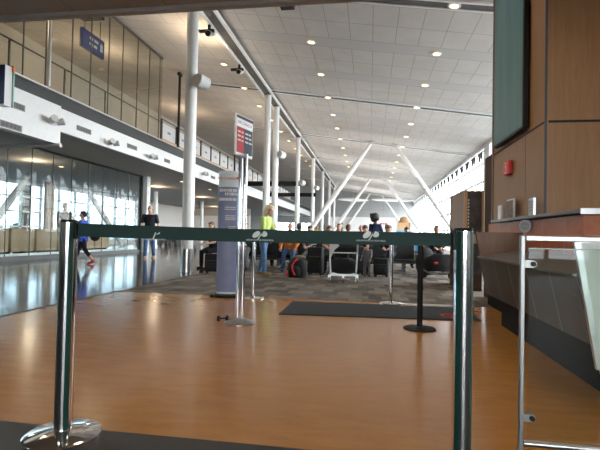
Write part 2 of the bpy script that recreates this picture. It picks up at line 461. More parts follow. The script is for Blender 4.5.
window_wall(5, 'x', XW + .12, 7.6, 22.8, .25, 5.62, 1.69, (.3, 1.5, 2.7, 3.9, 4.85, 5.55), .09)  # unseen window stretch, added to light columns and balcony front
window_wall(2, 'x', -18.5, 5.0, 33.5, .25, 3.45, 1.5, (.3, 1.1, 1.9, 2.7, 3.4), .08, pane='window_dimmed')
window_wall(3, 'y', -10.0, -1.0, 6.2, 0.3, 3.0, 1.2, (.35, 1.6, 2.95), .1)  # unseen back window, added and sized for foreground light and chrome reflections
w = MB(); w.box((-18.4, -10.1, 0), (-1.0, -9.9, 3.62)); w.box((6.2, -10.1, 0), (9, -9.9, 3.62)); w.box((-1.0, -10.1, 0), (6.2, -9.9, .3)); w.box((-1.0, -10.1, 3.0), (6.2, -9.9, 3.62))
struct(w.build('wall_back', M['beige']))
window_wall(4, 'y', YE + .1, -13.2, -8.0, .3, 2.6, 1.3, (.35, 1.4, 2.55), .08)
# dark shading brackets below the roof edge at the window wall
sh = MB()
y = 24.1
while y < YE - 1:
    sh.prism([(y + .10, 5.45), (y + 1.15, 5.45), (y + .95, 4.95), (y + .55, 5.2), (y + .3, 4.95)], XW - .02, XW + .02, 'x'); y += 1.63
struct(sh.build('trim_30', M['slot']))
struct(MB().box((XW - .08, 21.0, 5.5), (XW + .05, YE, 5.75)).build('trim_31', M['white']))
# balcony fascia
struct(MB().box((XF - .1, 10.15, 3.45), (XF, YE, 4.04)).build('trim_32', M['white']))
struct(MB().box((XF - .1, 5.0, 3.08), (XF + .12, 10.15, 4.04)).build('trim_33', M['white']))
struct(MB().box((XF - .1, 5.0, 4.04), (XF - .03, YE, 4.38)).build('trim_34', M['beam']))
struct(MB().box((XF - .12, 5.0, 4.38), (XF + .02, YE, 4.42)).build('trim_35', M['alu']))
struct(MB().box((XG + .05, 9.95, 3.08), (XF - .1, 10.15, 3.52)).build('trim_36', M['white']))
struct(MB().cyl((XG, 10.05, 3.04), (XF + .22, 10.05, 3.04), .05).build('trim_37', M['offwhite'], smooth=True))

# ------------------------------------------------------------------ hall glass wall (lower left)
gw = thing('glass_partition', 'tall clear glass partition with dark top track under the balcony', 'glass wall', (XG, 0, 0))
p = MB(); p.box((-.008, 3.0, .14), (.008, 19.2, 3.5)); p.build('glass_pane', M['glass_hall'], gw)
p = MB()
y = 3.0
while y < 19.2:
    p.box((-.012, y - .008, .14), (.012, y + .008, 3.5)); y += .95
p.build('pane_joint', M['slot'], gw)
MB().box((-.05, 3.0, 3.46), (.05, 19.2, 3.52)).build('top_track', M['black'], gw)
MB().box((-.05, 3.0, 0), (.05, 19.2, .14)).build('base_rail', M['beam'], gw)
MB().box((-.06, 19.2, 0), (.06, 19.34, 3.52)).build('end_post', M['black'], gw)
MB().box((-.35, 3.0, 0.0), (-.055, 19.2, .20)).build('sill', M['white'], gw)
tag(MB().box((XG - .1, 19.42, 0), (XG + .22, 19.72, 3.52)).build('square_column', M['white']), 'square white pillar closing the end of the glass partition', 'pillar')

# ------------------------------------------------------------------ columns
col_y = [10.35, 18.55, 20.3, 26.8, 34.2, 41.2, 48.2, 55.0]
col_labels = ['thick white round column standing alone by the tiled walkway edge',
              'white round column of the close pair, the one before its twin',
              'white round column of the close pair, the one standing behind',
              'white round column just behind the close pair of columns',
              'second white round column behind the close pair of columns',
              'third white round column behind the close pair of columns',
              'fourth white round column behind the close pair of columns',
              'white round column last in the row before the end wall']
XC = -4.35
for y, lb in zip(col_y, col_labels):
    t = thing('round_column', lb, 'column', (XC, y, 0), group='white round columns in one row')
    MB().cyl((0, 0, .55), (0, 0, ceil_z(XC) - .22), .14, n=28).build('shaft', M['column'], t, smooth=True)
    MB().cyl((0, 0, 0), (0, 0, .56), .152, n=28).build('base_sleeve', M['steel'] if y < 12 else M['column'], t, smooth=True)
# track rail above the columns
tr = thing('ceiling_track', 'long twin white track under the sloping ceiling above the columns', 'ceiling track', (XC, 0, ceil_z(XC) - .24))
for sx in (-.19, .19): MB().box((sx - .035, 5.1, 0), (sx + .035, YE - .2, .10)).build('rail', M['white'], tr)
MB().box((-.155, 5.1, .06), (.155, YE - .2, .10)).build('track_bed', M['slot'], tr)
for y in col_y[3:]:
    MB().box((-.55, y - .06, -.05), (.55, y + .06, -.0)).build('cross_bracket', M['offwhite'], tr)
# spotlights hanging on track
def track_spot(y, lb):
    t = thing('track_spotlight', lb, 'spotlight', (XC - .22, y, ceil_z(XC) - .24), group='black spotlights on the ceiling track')
    MB().box((-.03, -.05, -.16), (.03, .05, .0)).build('bracket', M['black'], t)
    MB().box((-.30, -.05, -.20), (.14, .05, -.13)).build('arm', M['black'], t)
    b = MB().cyl((.02, -.16, -.30), (.05, .16, -.18), .09, .075, 18).build('housing', M['alu'], t, smooth=True)
    MB().cyl((.018, -.175, -.306), (.02, -.161, -.301), .08, n=18).build('lens', M['black'], b, smooth=True)
track_spot(on_x(210, 29, XC - .2).y, 'spotlight on the ceiling track next to the thick lone column')
track_spot(on_x(240, 66, XC - .2).y, 'spotlight on the ceiling track just before the column pair')

# drum floodlights on columns
def drum(px, py, y, lb, r=.17):
    q = on_y(px, py, y)
    t = thing('column_floodlight', lb, 'floodlight', (XC, y, q.z), group='white drum floodlights on the columns')
    MB().cyl((.13, 0, 0), (.24, -.05, 0), .04, n=12).build('mount_arm', M['white'], t, smooth=True)
    MB().cyl((.22, -.18, .02), (.38, .06, -.02), r, r * .92, 24).build('housing', M['white'], t, smooth=True, bevel=.01)
    MB().cyl((.212, -.192, .021), (.219, -.181, .0205), r * .85, n=24).build('lens', M['offwhite'], t, smooth=True)
drum(201, 83, 10.35, 'white drum floodlight on the thick lone column')
drum(280, 155, 20.3, 'white drum floodlight on the column pair')
drum(300, 183, 26.8, 'white drum floodlight on the first column behind the pair')
drum(314, 188, 34.2, 'white drum floodlight on the second column behind the pair')

# V frames of struts
def spindle(a, b, r, rend):
    a, b = Vector(a), Vector(b); m = MB(); n = 10
    for i in range(n):
        t0, t1 = i / n, (i + 1) / n
        f = lambda t: rend + (r - rend) * math.sin(PI * t) ** .6
        m.cyl(a.lerp(b, t0), a.lerp(b, t1), f(t0), f(t1), 18, caps=(i in (0, n - 1)))
    return m
for fi, y in enumerate((26.2, 42.3, 57.4)):
    nm = ('first', 'second', 'third')[fi]
    xa, xb = on_y(372, 143, 26.2).x, on_y(395, 146, 26.2).x
    za, zb = ceil_z(xa) - .03, ceil_z(xb) - .03
    for (top, foot, side) in (((xa, y, za), (-4.15, y, .2), 'column'), ((xb, y, zb), (5.45, y, .2), 'window')):
        t = thing('diagonal_strut', 'white diagonal roof strut of the %s frame, leaning to the %s side' % (nm, side), 'strut', (foot[0], y, 0), group='white diagonal roof struts')
        f = Vector((0, 0, .2)); tp = Vector(top) - Vector((foot[0], y, 0))
        dd = (tp - f).normalized()
        spindle(f, tp - dd * .15, .15, .10).build('shaft', M['column'], t, smooth=True)
        MB().box((-.16, -.16, 0), (.16, .16, .2)).build('foot_plate', M['offwhite'], t)
        MB().box((tp.x - .14, -.1, tp.z - .16), (tp.x + .14, .1, tp.z)).build('top_bracket', M['offwhite'], t)
t = thing('tie_beam', 'thin white crossbar lying over the tops of the second strut frame', 'beam', (0, 42.1, 6.3))
MB().cyl((-.6, 0, 0), (3.1, 0, -.10), .06, n=12).build('bar', M['white'], t, smooth=True)
MB().ell((3.1, 0, -.1), .16).build('lamp_head', M['lamp_white'], t, smooth=True)
t = thing('spindle_tie', 'white spindle shaped tie spanning the hall near the end wall', 'beam', (0, 56.6, 5.5))
for (a, b) in ((-4.0, -.2), (0.2, 5.4)):
    spindle((a, 0, 0), (b, 0, -.1), .22, .06).build('spindle', M['white'], t, smooth=True)
    MB().cyl(((a + b) / 2, 0, 0), ((a + b) / 2, 0, ceil_z((a + b) / 2) - 5.5), .02, n=8).build('hanger_rod', M['white'], t)

# black links between balcony and columns
for y, lb in ((26.8, 'black horizontal beam from balcony front to first column behind the pair'), (34.2, 'black horizontal beam from balcony front to second column behind the pair')):
    tag(MB().box((XF, y - .12, 3.88), (XC + .25, y + .12, 4.16)).build('link_beam', M['black']), lb, 'beam', 'black link beams at balcony level')

# ------------------------------------------------------------------ balcony glass, rail, balustrade
g = thing('balcony_glazing', 'full height glass screen standing on the balcony edge up to ceiling', 'glass wall', (XF - .05, 0, 4.42))
h = ceil_z(XF) - 4.42
MB().box((-.006, 5.05, 0), (.006, 15.9, h - .06)).build('glass_pane', M['glass_grey'], g)
p = MB(); 
for px in (22, 45, 71, 90, 108, 122, 137, 149, 159.5):
    y = on_x(px, 90, XF - .05).y; p.box((-.014, y - .012, 0), (.014, y + .012, h - .06))
p.build('pane_joint', M['slot'], g)
MB().box((-.03, 5.05, h - .06), (.03, 15.9, h)).build('top_track', M['slot'], g)
yb = on_x(48, 60, XF + .02).y
tag(MB().cyl((XF - .09 + .14, yb, 4.42), (XF - .09 + .14, yb, ceil_z(XF + .05) - .02), .045, n=16).build('glazing_post', M['alu'], smooth=True), 'slim white vertical post in front of the balcony glass', 'post')
g = thing('balcony_handrail', 'grey handrail on dark posts running behind the balcony glass', 'handrail', (XF - .45, 0, 4.34))
MB().cyl((0, 5.2, .98), (0, 60, .98), .022, n=10).build('rail', M['slot'], g, smooth=True)
for i in range(9):
    y = 7.2 + 1.9 * i; MB().box((-.015, y - .02, .0), (.015, y + .02, .97)).build('post', M['slot'], g)
g = thing('balcony_balustrade', 'balustrade of white panels over a wooden sill on the balcony', 'balustrade', (XF - .12, 0, 4.42))
MB().box((-.10, 16.1, -.08), (.05, 44.0, .12)).build('wooden_sill', M['wood_pale'], g)
y = 16.15
while y < 44:
    b = MB().box((-.035, y + .05, .14), (-.01, y + 1.22, .74)).build('white_panel', M['offwhite'], g)
    MB().ell((-.005, y + .62, .44), (.012, .16, .05)).build('grip', M['vent'], b, smooth=True)
    MB().box((-.06, y - .05, .0), (.0, y + .04, .86)).build('short_post', M['beam'], g)
    y += 1.36
MB().cyl((-.03, 16.1, .88), (-.03, 44, .88), .02, n=8).build('top_rail', M['slot'], g, smooth=True)
for y, lb in ((17.4, 'tall black balcony post beside the glass screen'), (25.2, 'tall black balcony post seen behind the pole sign'), (33.0, 'third tall black balcony post, beyond the pole sign')):
    t = thing('balcony_post', lb, 'post', (XF - .02, y, 4.42), group='tall black posts on the balcony')
    MB().box((-.035, -.05, 0), (.035, .05, ceil_z(XF) - 4.47)).build('shaft', M['black'], t)
    MB().box((-.06, -.12, ceil_z(XF) - 4.42 - .16), (.06, .12, ceil_z(XF) - 4.42 - .04)).build('bracket', M['black'], t)

# hanging navy sign behind balcony glass
A, B_ = on_x(81, 35, XF - .9), on_x(103, 48, XF - .9)
t = thing('hanging_sign', 'navy hanging direction sign with white lettering behind balcony glass', 'sign', (XF - .9, (A.y + B_.y) / 2, A.z - .02))
Ls = abs(B_.y - A.y)
MB().box((-.05, -Ls / 2, -.30), (.05, Ls / 2, .28)).build('sign_box', mat('navy_hanging_sign', (.03, .06, .24), .4), t, bevel=.01)
lt = MB()
for z, ws in ((.10, (.34, .42)), (-.08, (.30, .34))):
    y = -.10 * Ls - .1
    for wd in ws: lt.box((.0505, y, z - .045), (.052, y + wd * Ls / 2.2, z + .045)); y += wd * Ls / 2.2 + .06
lt.build('white_lettering', M['print'], t)
pc = MB(); pc.prism([(.30 * Ls, -.12), (.42 * Ls, -.12), (.42 * Ls, .1), (.36 * Ls, .16), (.30 * Ls, .1)], .0505, .052, 'x'); pc.build('pictogram', M['print'], t)
for sy in (-.35, .35): MB().cyl((0, sy * Ls, .28), (0, sy * Ls, ceil_z(XF - .9) - (A.z - .02)), .012, n=8).build('hanger_rod', M['slot'], t)
A = on_x(82, 14, XF - .8)
t = thing('ceiling_grille', 'black square ceiling box above the navy hanging sign', 'ceiling box', (XF - .8, A.y, ceil_z(XF - .8)))
MB().box((-.35, -.6, -.16), (.35, .6, .0)).build('casing', M['black'], t)
MB().box((-.30, -.52, -.17), (.30, .52, -.161)).build('grille', M['slot'], t)

# vents and wall floods on the fascia
def fascia_vent(px, py, lb, L=.62, x=XF):
    q = on_x(px, py, x)
    t = thing('wall_vent', lb, 'vent', (x, q.y, q.z), group='grey vents in the white balcony front')
    MB().box((.0, -L / 2, -.07), (.012, L / 2, .07)).build('frame', M['vent'], t)
    m = MB()
    for i in range(5): 
        a = -L / 2 + .03 + i * (L - .06) / 5
        m.box((.0125, a, -.05), (.016, a + (L - .06) / 5 - .02, .05))
    m.build('grille', M['slot'], t)
fascia_vent(17, 106, 'grey vent in the balcony front beside the blue box sign', .45, XF + .12)
fascia_vent(11, 126, 'long grey vent low in the balcony front below blue sign', .6, XF + .12)
fascia_vent(84, 130, 'first grey vent past the step in the balcony front')
fascia_vent(132, 147, 'second grey vent past the step in the balcony front')
fascia_vent(167, 161, 'third grey vent past the step, just before thick column', .5)
fascia_vent(213, 177.5, 'fourth grey vent past the step, just beyond thick column', .6)
def wall_flood(px, py, lb, x=XF):
    q = on_x(px, py, x + .15)
    t = thing('wall_floodlight', lb, 'floodlight', (x, q.y, q.z), group='small white floodlights on the balcony front')
    MB().cyl((0, 0, 0), (.03, 0, 0), .08, n=16).build('mount_plate', M['white'], t, smooth=True)
    for sy in (-.13, .13):
        MB().cyl((.03, 0, 0), (.12, sy, 0), .02, n=8).build('arm', M['white'], t, smooth=True)
        MB().cyl((.10, sy * .8, -.02), (.25, sy * 1.3, .03), .065, .09, 16).build('lamp_head', M['offwhite'], t, smooth=True)
wall_flood(56, 121, 'small white twin floodlight on the step of balcony front', XF + .12)
wall_flood(113, 143, 'small white twin floodlight between first and second balcony vents')
wall_flood(153, 157, 'small white twin floodlight between second and third balcony vents')
wall_flood(205, 174, 'small white twin floodlight on balcony front beside poster column')

# blue and white box sign on the fascia
A = on_x(5, 64, -7.5); B_ = on_x(5, 105, -7.5); D_ = on_x(13, 80, -7.5)
t = thing('box_sign', 'white box sign with blue face fixed to the balcony front', 'sign', (-7.5, A.y, B_.z))
hh = A.z - B_.z
MB().box((-1.2, .012, 0), (0, D_.y - A.y - .02, hh)).build('casing', M['white'], t)
MB().box((-1.2, 0, .02), (0, .011, hh - .01)).build('blue_face', M['navy'], t)
MB().box((-.02, D_.y - A.y - .02, 0), (.03, D_.y - A.y + .01, hh - .1)).build('green_edge', M['green_edge'], t)
MB().box((-.03, D_.y - A.y - .03, hh - .1), (.03, D_.y - A.y + .02, hh + .03)).build('orange_lamp', mat('orange_lens', (.7, .2, .05), .4), t)
for sx in (-.9, -.35): MB().box((sx, .1, -.14), (sx + .06, .16, 0)).build('bracket', M['alu'], t)

# ------------------------------------------------------------------ downlights
pos_w = {-5.4: 'balcony side', -1.8: 'middle line', 1.8: 'window side'}
proto = None
for k in range(13):
    y = 10.4 + 2.7 * k
    for x in (-5.4, -1.8, 1.8):
        lb = 'round warm downlight in the sloping ceiling, %s row, %s' % (ORD[k], pos_w[x])
        if proto is None:
            proto = thing('ceiling_downlight', lb, 'downlight', (0, 0, 0), group='round downlights in the sloping ceiling')
            MB().lathe([(.15, 0), (.15, -.015), (.10, -.02), (.10, 0)], n=20).build('trim_ring', M['white'], proto, smooth=True)
            MB().cyl((0, 0, -.012), (0, 0, -.004), .098, n=20).build('lamp_disc', M['lamp'], proto)
            o = proto
        else:
            o = copy_tree(proto, label=lb)
        o.location = (x, y, ceil_z(x) - .03); o.rotation_euler = (0, math.atan(.14), 0)
# small hanging objects at upper ceiling
A = on_y(287, 3, 10.0)
t = thing('ceiling_speaker', 'small black square box hanging under the ceiling near its front edge', 'speaker', (A.x, 10.0, A.z))
MB().box((-.16, -.14, -.10), (.16, .14, .12)).build('casing', M['black'], t, bevel=.01)
MB().box((-.13, -.15, -.08), (.13, -.141, .1)).build('grille', M['slot'], t)
MB().cyl((0, 0, .12), (0, 0, ceil_z(A.x) - A.z), .02, n=8).build('hanger_rod', M['black'], t)
A = on_y(318, -3.5, 8.0)
t = thing('hanging_exit_sign', 'small red sign hanging at the very top beside the black box', 'sign', (A.x, 8.0, A.z))
MB().box((-.16, -.03, -.10), (.16, .03, .1)).build('sign_box', M['red'], t, bevel=.01)
MB().cyl((0, 0, .1), (0, 0, ceil_z(A.x) - A.z), .012, n=8).build('hanger_rod', M['white'], t)

# ------------------------------------------------------------------ wood wall block with screen
XS, YB0, YB1 = 1.80, 5.02, 7.05
struct(MB().box((XS, YB0, 0), (5.7, YB1, 6.4)).build('wall_wood', M['wood']))
struct(MB().box((XS - .004, YB0 - .004, 1.199), (XS + .016, YB0 + .016, 6.4)).build('trim_40', mat('blue_grey_joint', (.05, .058, .08), .5)))
zg = 2.185
struct(MB().box((XS - .004, YB0 + .03, zg - .01), (XS, YB1, zg + .01)).build('trim_41', M['black']))
struct(MB().box((XS + .03, YB0 - .004, zg - .012), (5.7, YB0, zg + .012)).build('trim_42', M['black']))
for yy in (5.62,): struct(MB().box((XS - .002, yy - .003, 1.19), (XS, yy + .003, 6.4)).build('trim_43', M['wood_brown']))
struct(MB().box((XS - .012, YB1 - .06, 1.0), (XS, YB1 + .01, 6.4)).build('trim_44', M['wood_brown']))
struct(MB().box((1.86, 7.3, 0), (2.6, 7.75, 2.26)).build('wall_dark_panel', M['wood_dark']))
xs = XS - .075
a, b = on_x(493.5, 146, xs), on_x(523, 131, xs)
z0 = (a.z + b.z) / 2; z1 = z0 + 2.2
t = thing('wall_screen', 'tall teal display screen in black frame on the wooden wall', 'screen', (XS, (a.y + b.y) / 2, z0))
L = abs(a.y - b.y)
MB().box((-.075, -L / 2, 0), (-.02, L / 2, z1 - z0)).build('casing', M['black'], t, bevel=.005)
MB().box((-.0785, -L / 2 + .03, .03), (-.0755, L / 2 - .02, z1 - z0 - .05)).build('display', M['screen'], t)
MB().box((-.021, -.3, .5), (0, .3, 1.7)).build('wall_bracket', M['slot'], t)

# fire alarm
q = on_x(508.5, 168, XS - .02)
t = thing('fire_alarm', 'red fire alarm call box on the wooden wall below screen', 'fire alarm', (XS, q.y, q.z))
MB().box((-.055, -.115, -.088), (-.006, .115, .088)).build('casing', mat('alarm_red', (.65, .03, .035), .35), t, bevel=.008)
m = MB(); m.prism([(-.035, .03), (.035, .03), (.012, -.005), (.012, -.035), (-.012, -.035), (-.012, -.005)], -.0565, -.0552, 'x'); m.build('white_symbol', M['paper'], t)
m = MB(); m.box((-.0565, -.045, -.066), (-.0552, .045, -.055)); m.box((-.0565, -.04, .055), (-.0552, .04, .064)); m.build('small_lettering', M['print'], t)

MB().box((-.006, -.10, -.07), (0, .10, .07)).build('mount_plate', M['red'], t)
# ------------------------------------------------------------------ back counter with ledge
t = thing('tiled_counter', 'orange tiled service counter with dark steel ledge before wooden wall', 'counter', (0, 0, 0))
MB().box((1.70, 3.93, .78), (5.6, 5.0, 1.155)).build('tiled_body', M['orange_tile'], t)
MB().box((1.70, 3.93, 0), (5.6, 5.0, .779)).build('dark_base', M['plinth'], t)
MB().box((1.70, 5.0, .78), (1.795, 6.85, 1.155)).build('tiled_body', M['orange_tile'], t)
MB().box((1.70, 5.0, 0), (1.795, 6.85, .779)).build('dark_base', M['plinth'], t)
lp = [(1.64, 3.84), (5.6, 3.84), (5.6, 5.0), (1.795, 5.0), (1.795, 6.5), (1.64, 6.5)]
MB().prism(lp, 1.166, 1.198, 'z').build('ledge', M['ledge'], t, bevel=.004)
MB().box((1.637, 3.825, 1.157), (5.6, 3.839, 1.203)).build('steel_edge', M['alu'], t)
q = on_x(526, 226, 1.652)
t = thing('round_speaker', 'round silver intercom speaker on the orange tiles', 'intercom', (1.652, q.y, q.z), R(42))
MB().cyl((-.02, 0, 0), (-.0005, 0, 0), .068, n=28).build('bezel', M['alu'], t, smooth=True)
m = MB()
for i in range(-3, 4):
    ww = math.sqrt(.05 ** 2 - (i * .014) ** 2); m.box((-.0225, -ww, i * .014 - .003), (-.0201, ww, i * .014 + .003))
m.build('grille', M['vent'], t)
MB().cyl((0, 0, 0), (.055, -.02, 0), .016, n=14).build('mount_stub', M['slot'], t, smooth=True)
# notices on the ledge
def notice(px, w, h, name, label, style):
    q = on_x(px, 216, 1.74)
    t = thing(name, label, 'notice holder', (1.74, q.y, 1.198), group='notice holders on the steel ledge')
    tilt = Matrix.Rotation(R(0), 4, 'Y')
    MB().box((-.012, -w / 2, 0), (.012, w / 2, h)).build('frame', M['paper'] if style != 2 else M['alu'], t)
    m = MB(); m.box((-.0145, -w / 2 + .012, .015), (-.0125, w / 2 - .012, h - .02)); m.build('sheet', [M['alu'], mat('brown_photo', (.2, .12, .1), .5, var=.6, scale=25), mat('grey_sheet', (.45, .47, .50), .5)][style], t)
    m = MB()
    for k in range(4): m.box((-.016, -w / 2 + .02, h - .05 - k * .03), (-.0148, w / 2 - .02 - .01 * (k % 2), h - .04 - k * .03))
    if style == 2: m.build('print_lines', M['vent'], t)
    else: m.bm.free()
    MB().box((-.04, -w / 2, -0.0), (.03, w / 2, .006)).build('foot', M['alu'], t)
notice(500.3, .15, .20, 'leaflet_holder', 'small clear leaflet holder at the wall end of the ledge', 0)
notice(510.8, .27, .25, 'framed_notice', 'white framed notice with brown picture standing on steel ledge', 1)
notice(532, .15, .20, 'grey_notice', 'small grey notice standing alone along the steel ledge', 2)

# ------------------------------------------------------------------ slanted check-in counter
t = thing('slanted_counter', 'dark slanted check-in counter with dull steel top and black plinth', 'counter', (0, 0, 0))
Y0, Y1 = 2.86, 5.22
MB().prism([(1.20, .735), (1.30, .735), (1.42, .34), (1.29, .34)], Y0, Y1).build('front_panel', M['counter'], t)
MB().prism([(1.18, .735), (1.18, .752), (1.645, .83), (1.645, .80)], Y0, Y1).build('steel_top', M['steel_dark'], t)
MB().box((1.45, Y0, 0), (1.60, Y1 + .03, .45)).build('plinth', M['plinth'], t)
MB().prism([(1.165, 1.02), (1.655, 1.02), (1.655, .36), (1.42, .36), (1.29, .345)], Y1 + .001, Y1 + .06).build('brown_end_panel', M['wood_brown'], t)
e = MB().prism([(1.20, .935), (1.325, .21), (1.37, 0), (2.7, 0), (2.7, .935)], Y0 - .03, Y0 - .001).build('pale_end_panel', M['frost'], t)
m = MB(); m.bar((1.195, Y0 - .017, .94), (1.32, Y0 - .017, .21), .034, .028, (0, 1, 0)); m.build('steel_edge', M['alu'], e)
m = MB(); m.bar((1.18, Y0 - .017, .94), (2.7, Y0 - .017, .94), .034, .012, (0, 0, 1)); m.build('top_strip', M['alu'], e)

# cabinet kiosk
t = thing('wooden_kiosk', 'tall wooden cabinet kiosk with dark glass front by the windows', 'cabinet', (1.668, 8.4, 0.004))
MB().box((0, .06, .8), (.34, 1.45, 1.80)).build('body', M['wood'], t)
MB().box((0.01, .07, 0), (.33, 1.44, .8)).build('lower_body', M['wood_dark'], t)
MB().box((.0, 0, .8), (.055, .06, 1.80)).build('edge_stile', M['wood_pale'], t); MB().box((.305, 0, .8), (.34, .06, 1.80)).build('edge_stile', M['wood_pale'], t)
MB().box((.055, .03, .3), (.305, .06, 1.78)).build('glass_front', mat('smoked_glass', (.08, .085, .09), .18, var=.3), t)
m = MB()
for k in range(12): m.box((.07, .024, .95 + .06 * k), (.09, .0295, .985 + .06 * k))
m.build('side_lettering', M['print'], t)
MB().box((.06, .01, .85), (.30, .029, 1.02)).build('keypad', M['alu'], t)
MB().box((-.012, 1.20, 1.05), (0, 1.25, 1.14)).build('handle', M['black'], t)

# ------------------------------------------------------------------ glass gate panel in foreground
GX, GY = 0.606, 1.92
t = thing('glass_gate', 'clear glass barrier panel in slim steel frame beside the stanchion', 'glass barrier', (GX, GY, 0))
MB().box((-.009, -.011, 0), (.009, .011, .965)).build('post', M['gate_steel'], t, bevel=.003)
MB().box((1.2, -.011, 0), (1.222, .011, .965)).build('post', M['gate_steel'], t, bevel=.003)
MB().box((.0095, -.013, .943), (1.1985, .013, .965)).build('top_rail', M['gate_rail'], t, bevel=.004)
MB().cyl((.011, 0, .142), (1.2, 0, .142), .013, n=16).build('bottom_rail', M['gate_rail'], t, smooth=True)
MB().box((.024, -.004, .165), (1.19, .004, .915)).build('pane', M['glass_panel'], t)
MB().box((.024, -.0045, .912), (1.19, .0045, .916)).build('pane_edge', M['green_edge'], t)
for z in (.852, .245):
    c = MB().prism([(.008, z - .015), (.04, z - .015), (.05, z - .008), (.053, z), (.05, z + .008), (.04, z + .015), (.008, z + .015)], -.010, .010).build('clamp', M['gate_steel'], t)
    MB().cyl((.038, -.018, z), (.038, -.0101, z), .010, n=16).build('clamp_screw', M['black'], c, smooth=True)

# ------------------------------------------------------------------ stanchions
def stanchion(name, label, x, y, hgt=1.0, style='chrome', base_r=.166, r=.038, rz=0.0):
    t = thing(name, label, 'stanchion', (x, y, 0.0), rz)
    mm = M['chrome'] if style != 'black' else M['black']
    MB().lathe([(base_r, 0), (base_r, .010), (base_r - .012, .018), (.06, .030), (r + .004, .034)], n=48).build('base', mm, t, smooth=True)
    MB().cyl((0, 0, .033), (0, 0, hgt - .012), r, n=40).build('pole', mm, t, smooth=True)
    MB().cyl((0, 0, hgt - .012), (0, 0, hgt), r + .0015, r - .002, 32).build('cap', M['black'], t, smooth=True)
    if style == 'grooved':
        for k in range(4):
            a = PI / 4 + k * PI / 2 + .12
            g = MB(); w = .30
            pts = [(math.cos(a + s * w) * (r + .0006), math.sin(a + s * w) * (r + .0006)) for s in (-1, -.5, 0, .5, 1)]
            pin = [(math.cos(a + s * w) * (r - .004), math.sin(a + s * w) * (r - .004)) for s in (1, .5, 0, -.5, -1)]
            g.prism(pts + pin, .036, hgt - .013, 'z'); g.build('groove_strip', M['groove'], t)
    return t
LX, RX, PY = -1.385, .378, 1.91
s1 = stanchion('belt_stanchion', 'chrome belt stanchion on round polished base before the walkway', LX, PY, .998, 'grooved')
MB().box((.034, -.018, .91), (.046, .018, .99)).build('belt_receiver', M['black'], s1, bevel=.003)
s2 = stanchion('belt_stanchion', 'chrome belt stanchion next to the glass barrier panel', RX, PY, .99, 'grooved')
MB().box((-.046, -.018, .90), (-.034, .018, .982)).build('belt_receiver', M['black'], s2, bevel=.003)
# belt
bt = thing('barrier_belt', 'dark green retractable belt with white printed emblems across the view', 'belt', (0, PY, 0))
zl0, zl1, zr0, zr1 = .922, .983, .916, .970
m = MB(); n = 24
xa, xb = LX + .046, RX - .046
tp, bo = [], []
for i in range(n + 1):
    u = i / n; x = xa + (xb - xa) * u; sag = -.006 * math.sin(PI * u)
    tp.append((x, zl1 + (zr1 - zl1) * u + sag)); bo.append((x, zl0 + (zr0 - zl0) * u + sag))
for i in range(n):
    vs = []
    m.prism([bo[i], bo[i + 1], tp[i + 1], tp[i]], -.0012, .0012)
bmesh.ops.remove_doubles(m.bm, verts=m.bm.verts, dist=1e-5)
m.build('webbing', M['belt'], bt)
def ellp(cx, cz, rx, rz, rot, n=20):
    return [(cx + rx * math.cos(2 * PI * k / n) * math.cos(rot) - rz * math.sin(2 * PI * k / n) * math.sin(rot),
             cz + rx * math.cos(2 * PI * k / n) * math.sin(rot) + rz * math.sin(2 * PI * k / n) * math.cos(rot)) for k in range(n)]
for px, worn in ((154, True), (260, False), (371, False)):
    q = on_y(px, 237, PY); cx, cz = q.x, on_y(px, 235.5 + .004 * (px - 268), PY).z + .001
    m = MB(); yy = (-.0026, -.0014)
    if not worn:
        m.prism(ellp(cx - .0165, cz + .003, .0195, .0115, R(36)), *yy)
        m.prism(ellp(cx + .0185, cz + .006, .0145, .0125, R(-12)), *yy)
    else:
        m.prism([(cx + .008, cz), (cx + .03, cz + .014), (cx + .026, cz + .004)], *yy)
    m.build('emblem_leaf', M['print'], bt)
    m = MB()
    if not worn: m.prism([(cx - .011, cz - .0195), (cx - .003, cz - .0195), (cx + .016, cz + .018), (cx + .011, cz + .020)], -.0032, -.0027)
    m.prism([(cx - .006, cz - .0195), (cx - .0, cz - .0195), (cx + .012, cz + .010), (cx + .007, cz + .012)], -.0034, -.0033) if worn else None
    m.build('emblem_stroke', M['print'] if worn else M['belt'], bt)
    if not worn:
        m = MB(); m.prism([(cx - .012, cz - .0195), (cx - .006, cz - .0195), (cx + .009, cz + .006), (cx + .005, cz + .008)], -.0038, -.0033); m.build('emblem_stem', M['print'], bt)
    text('small_lettering', 'AÉROPORTS DE MONTRÉAL', .0098, M['print'], bt, Matrix.Translation((cx, -.0016, cz - .0215)) @ Matrix.Rotation(PI / 2, 4, 'X'), .0005)

# background stanchions
q = on_z(253, 298.5); stanchion('post_stanchion', 'slim steel stanchion behind the pole sign stand', q.x, q.y, .94, 'chrome', .165, .028)
q = on_z(390.5, 303.5); stanchion('post_stanchion', 'slim chrome stanchion standing on the far edge of mat', q.x, q.y, .94, 'chrome', .165, .030)
q = on_z(419.5, 329); stanchion('post_stanchion', 'black painted stanchion in front of the dark mat', q.x, q.y, .94, 'black', .165, .029)

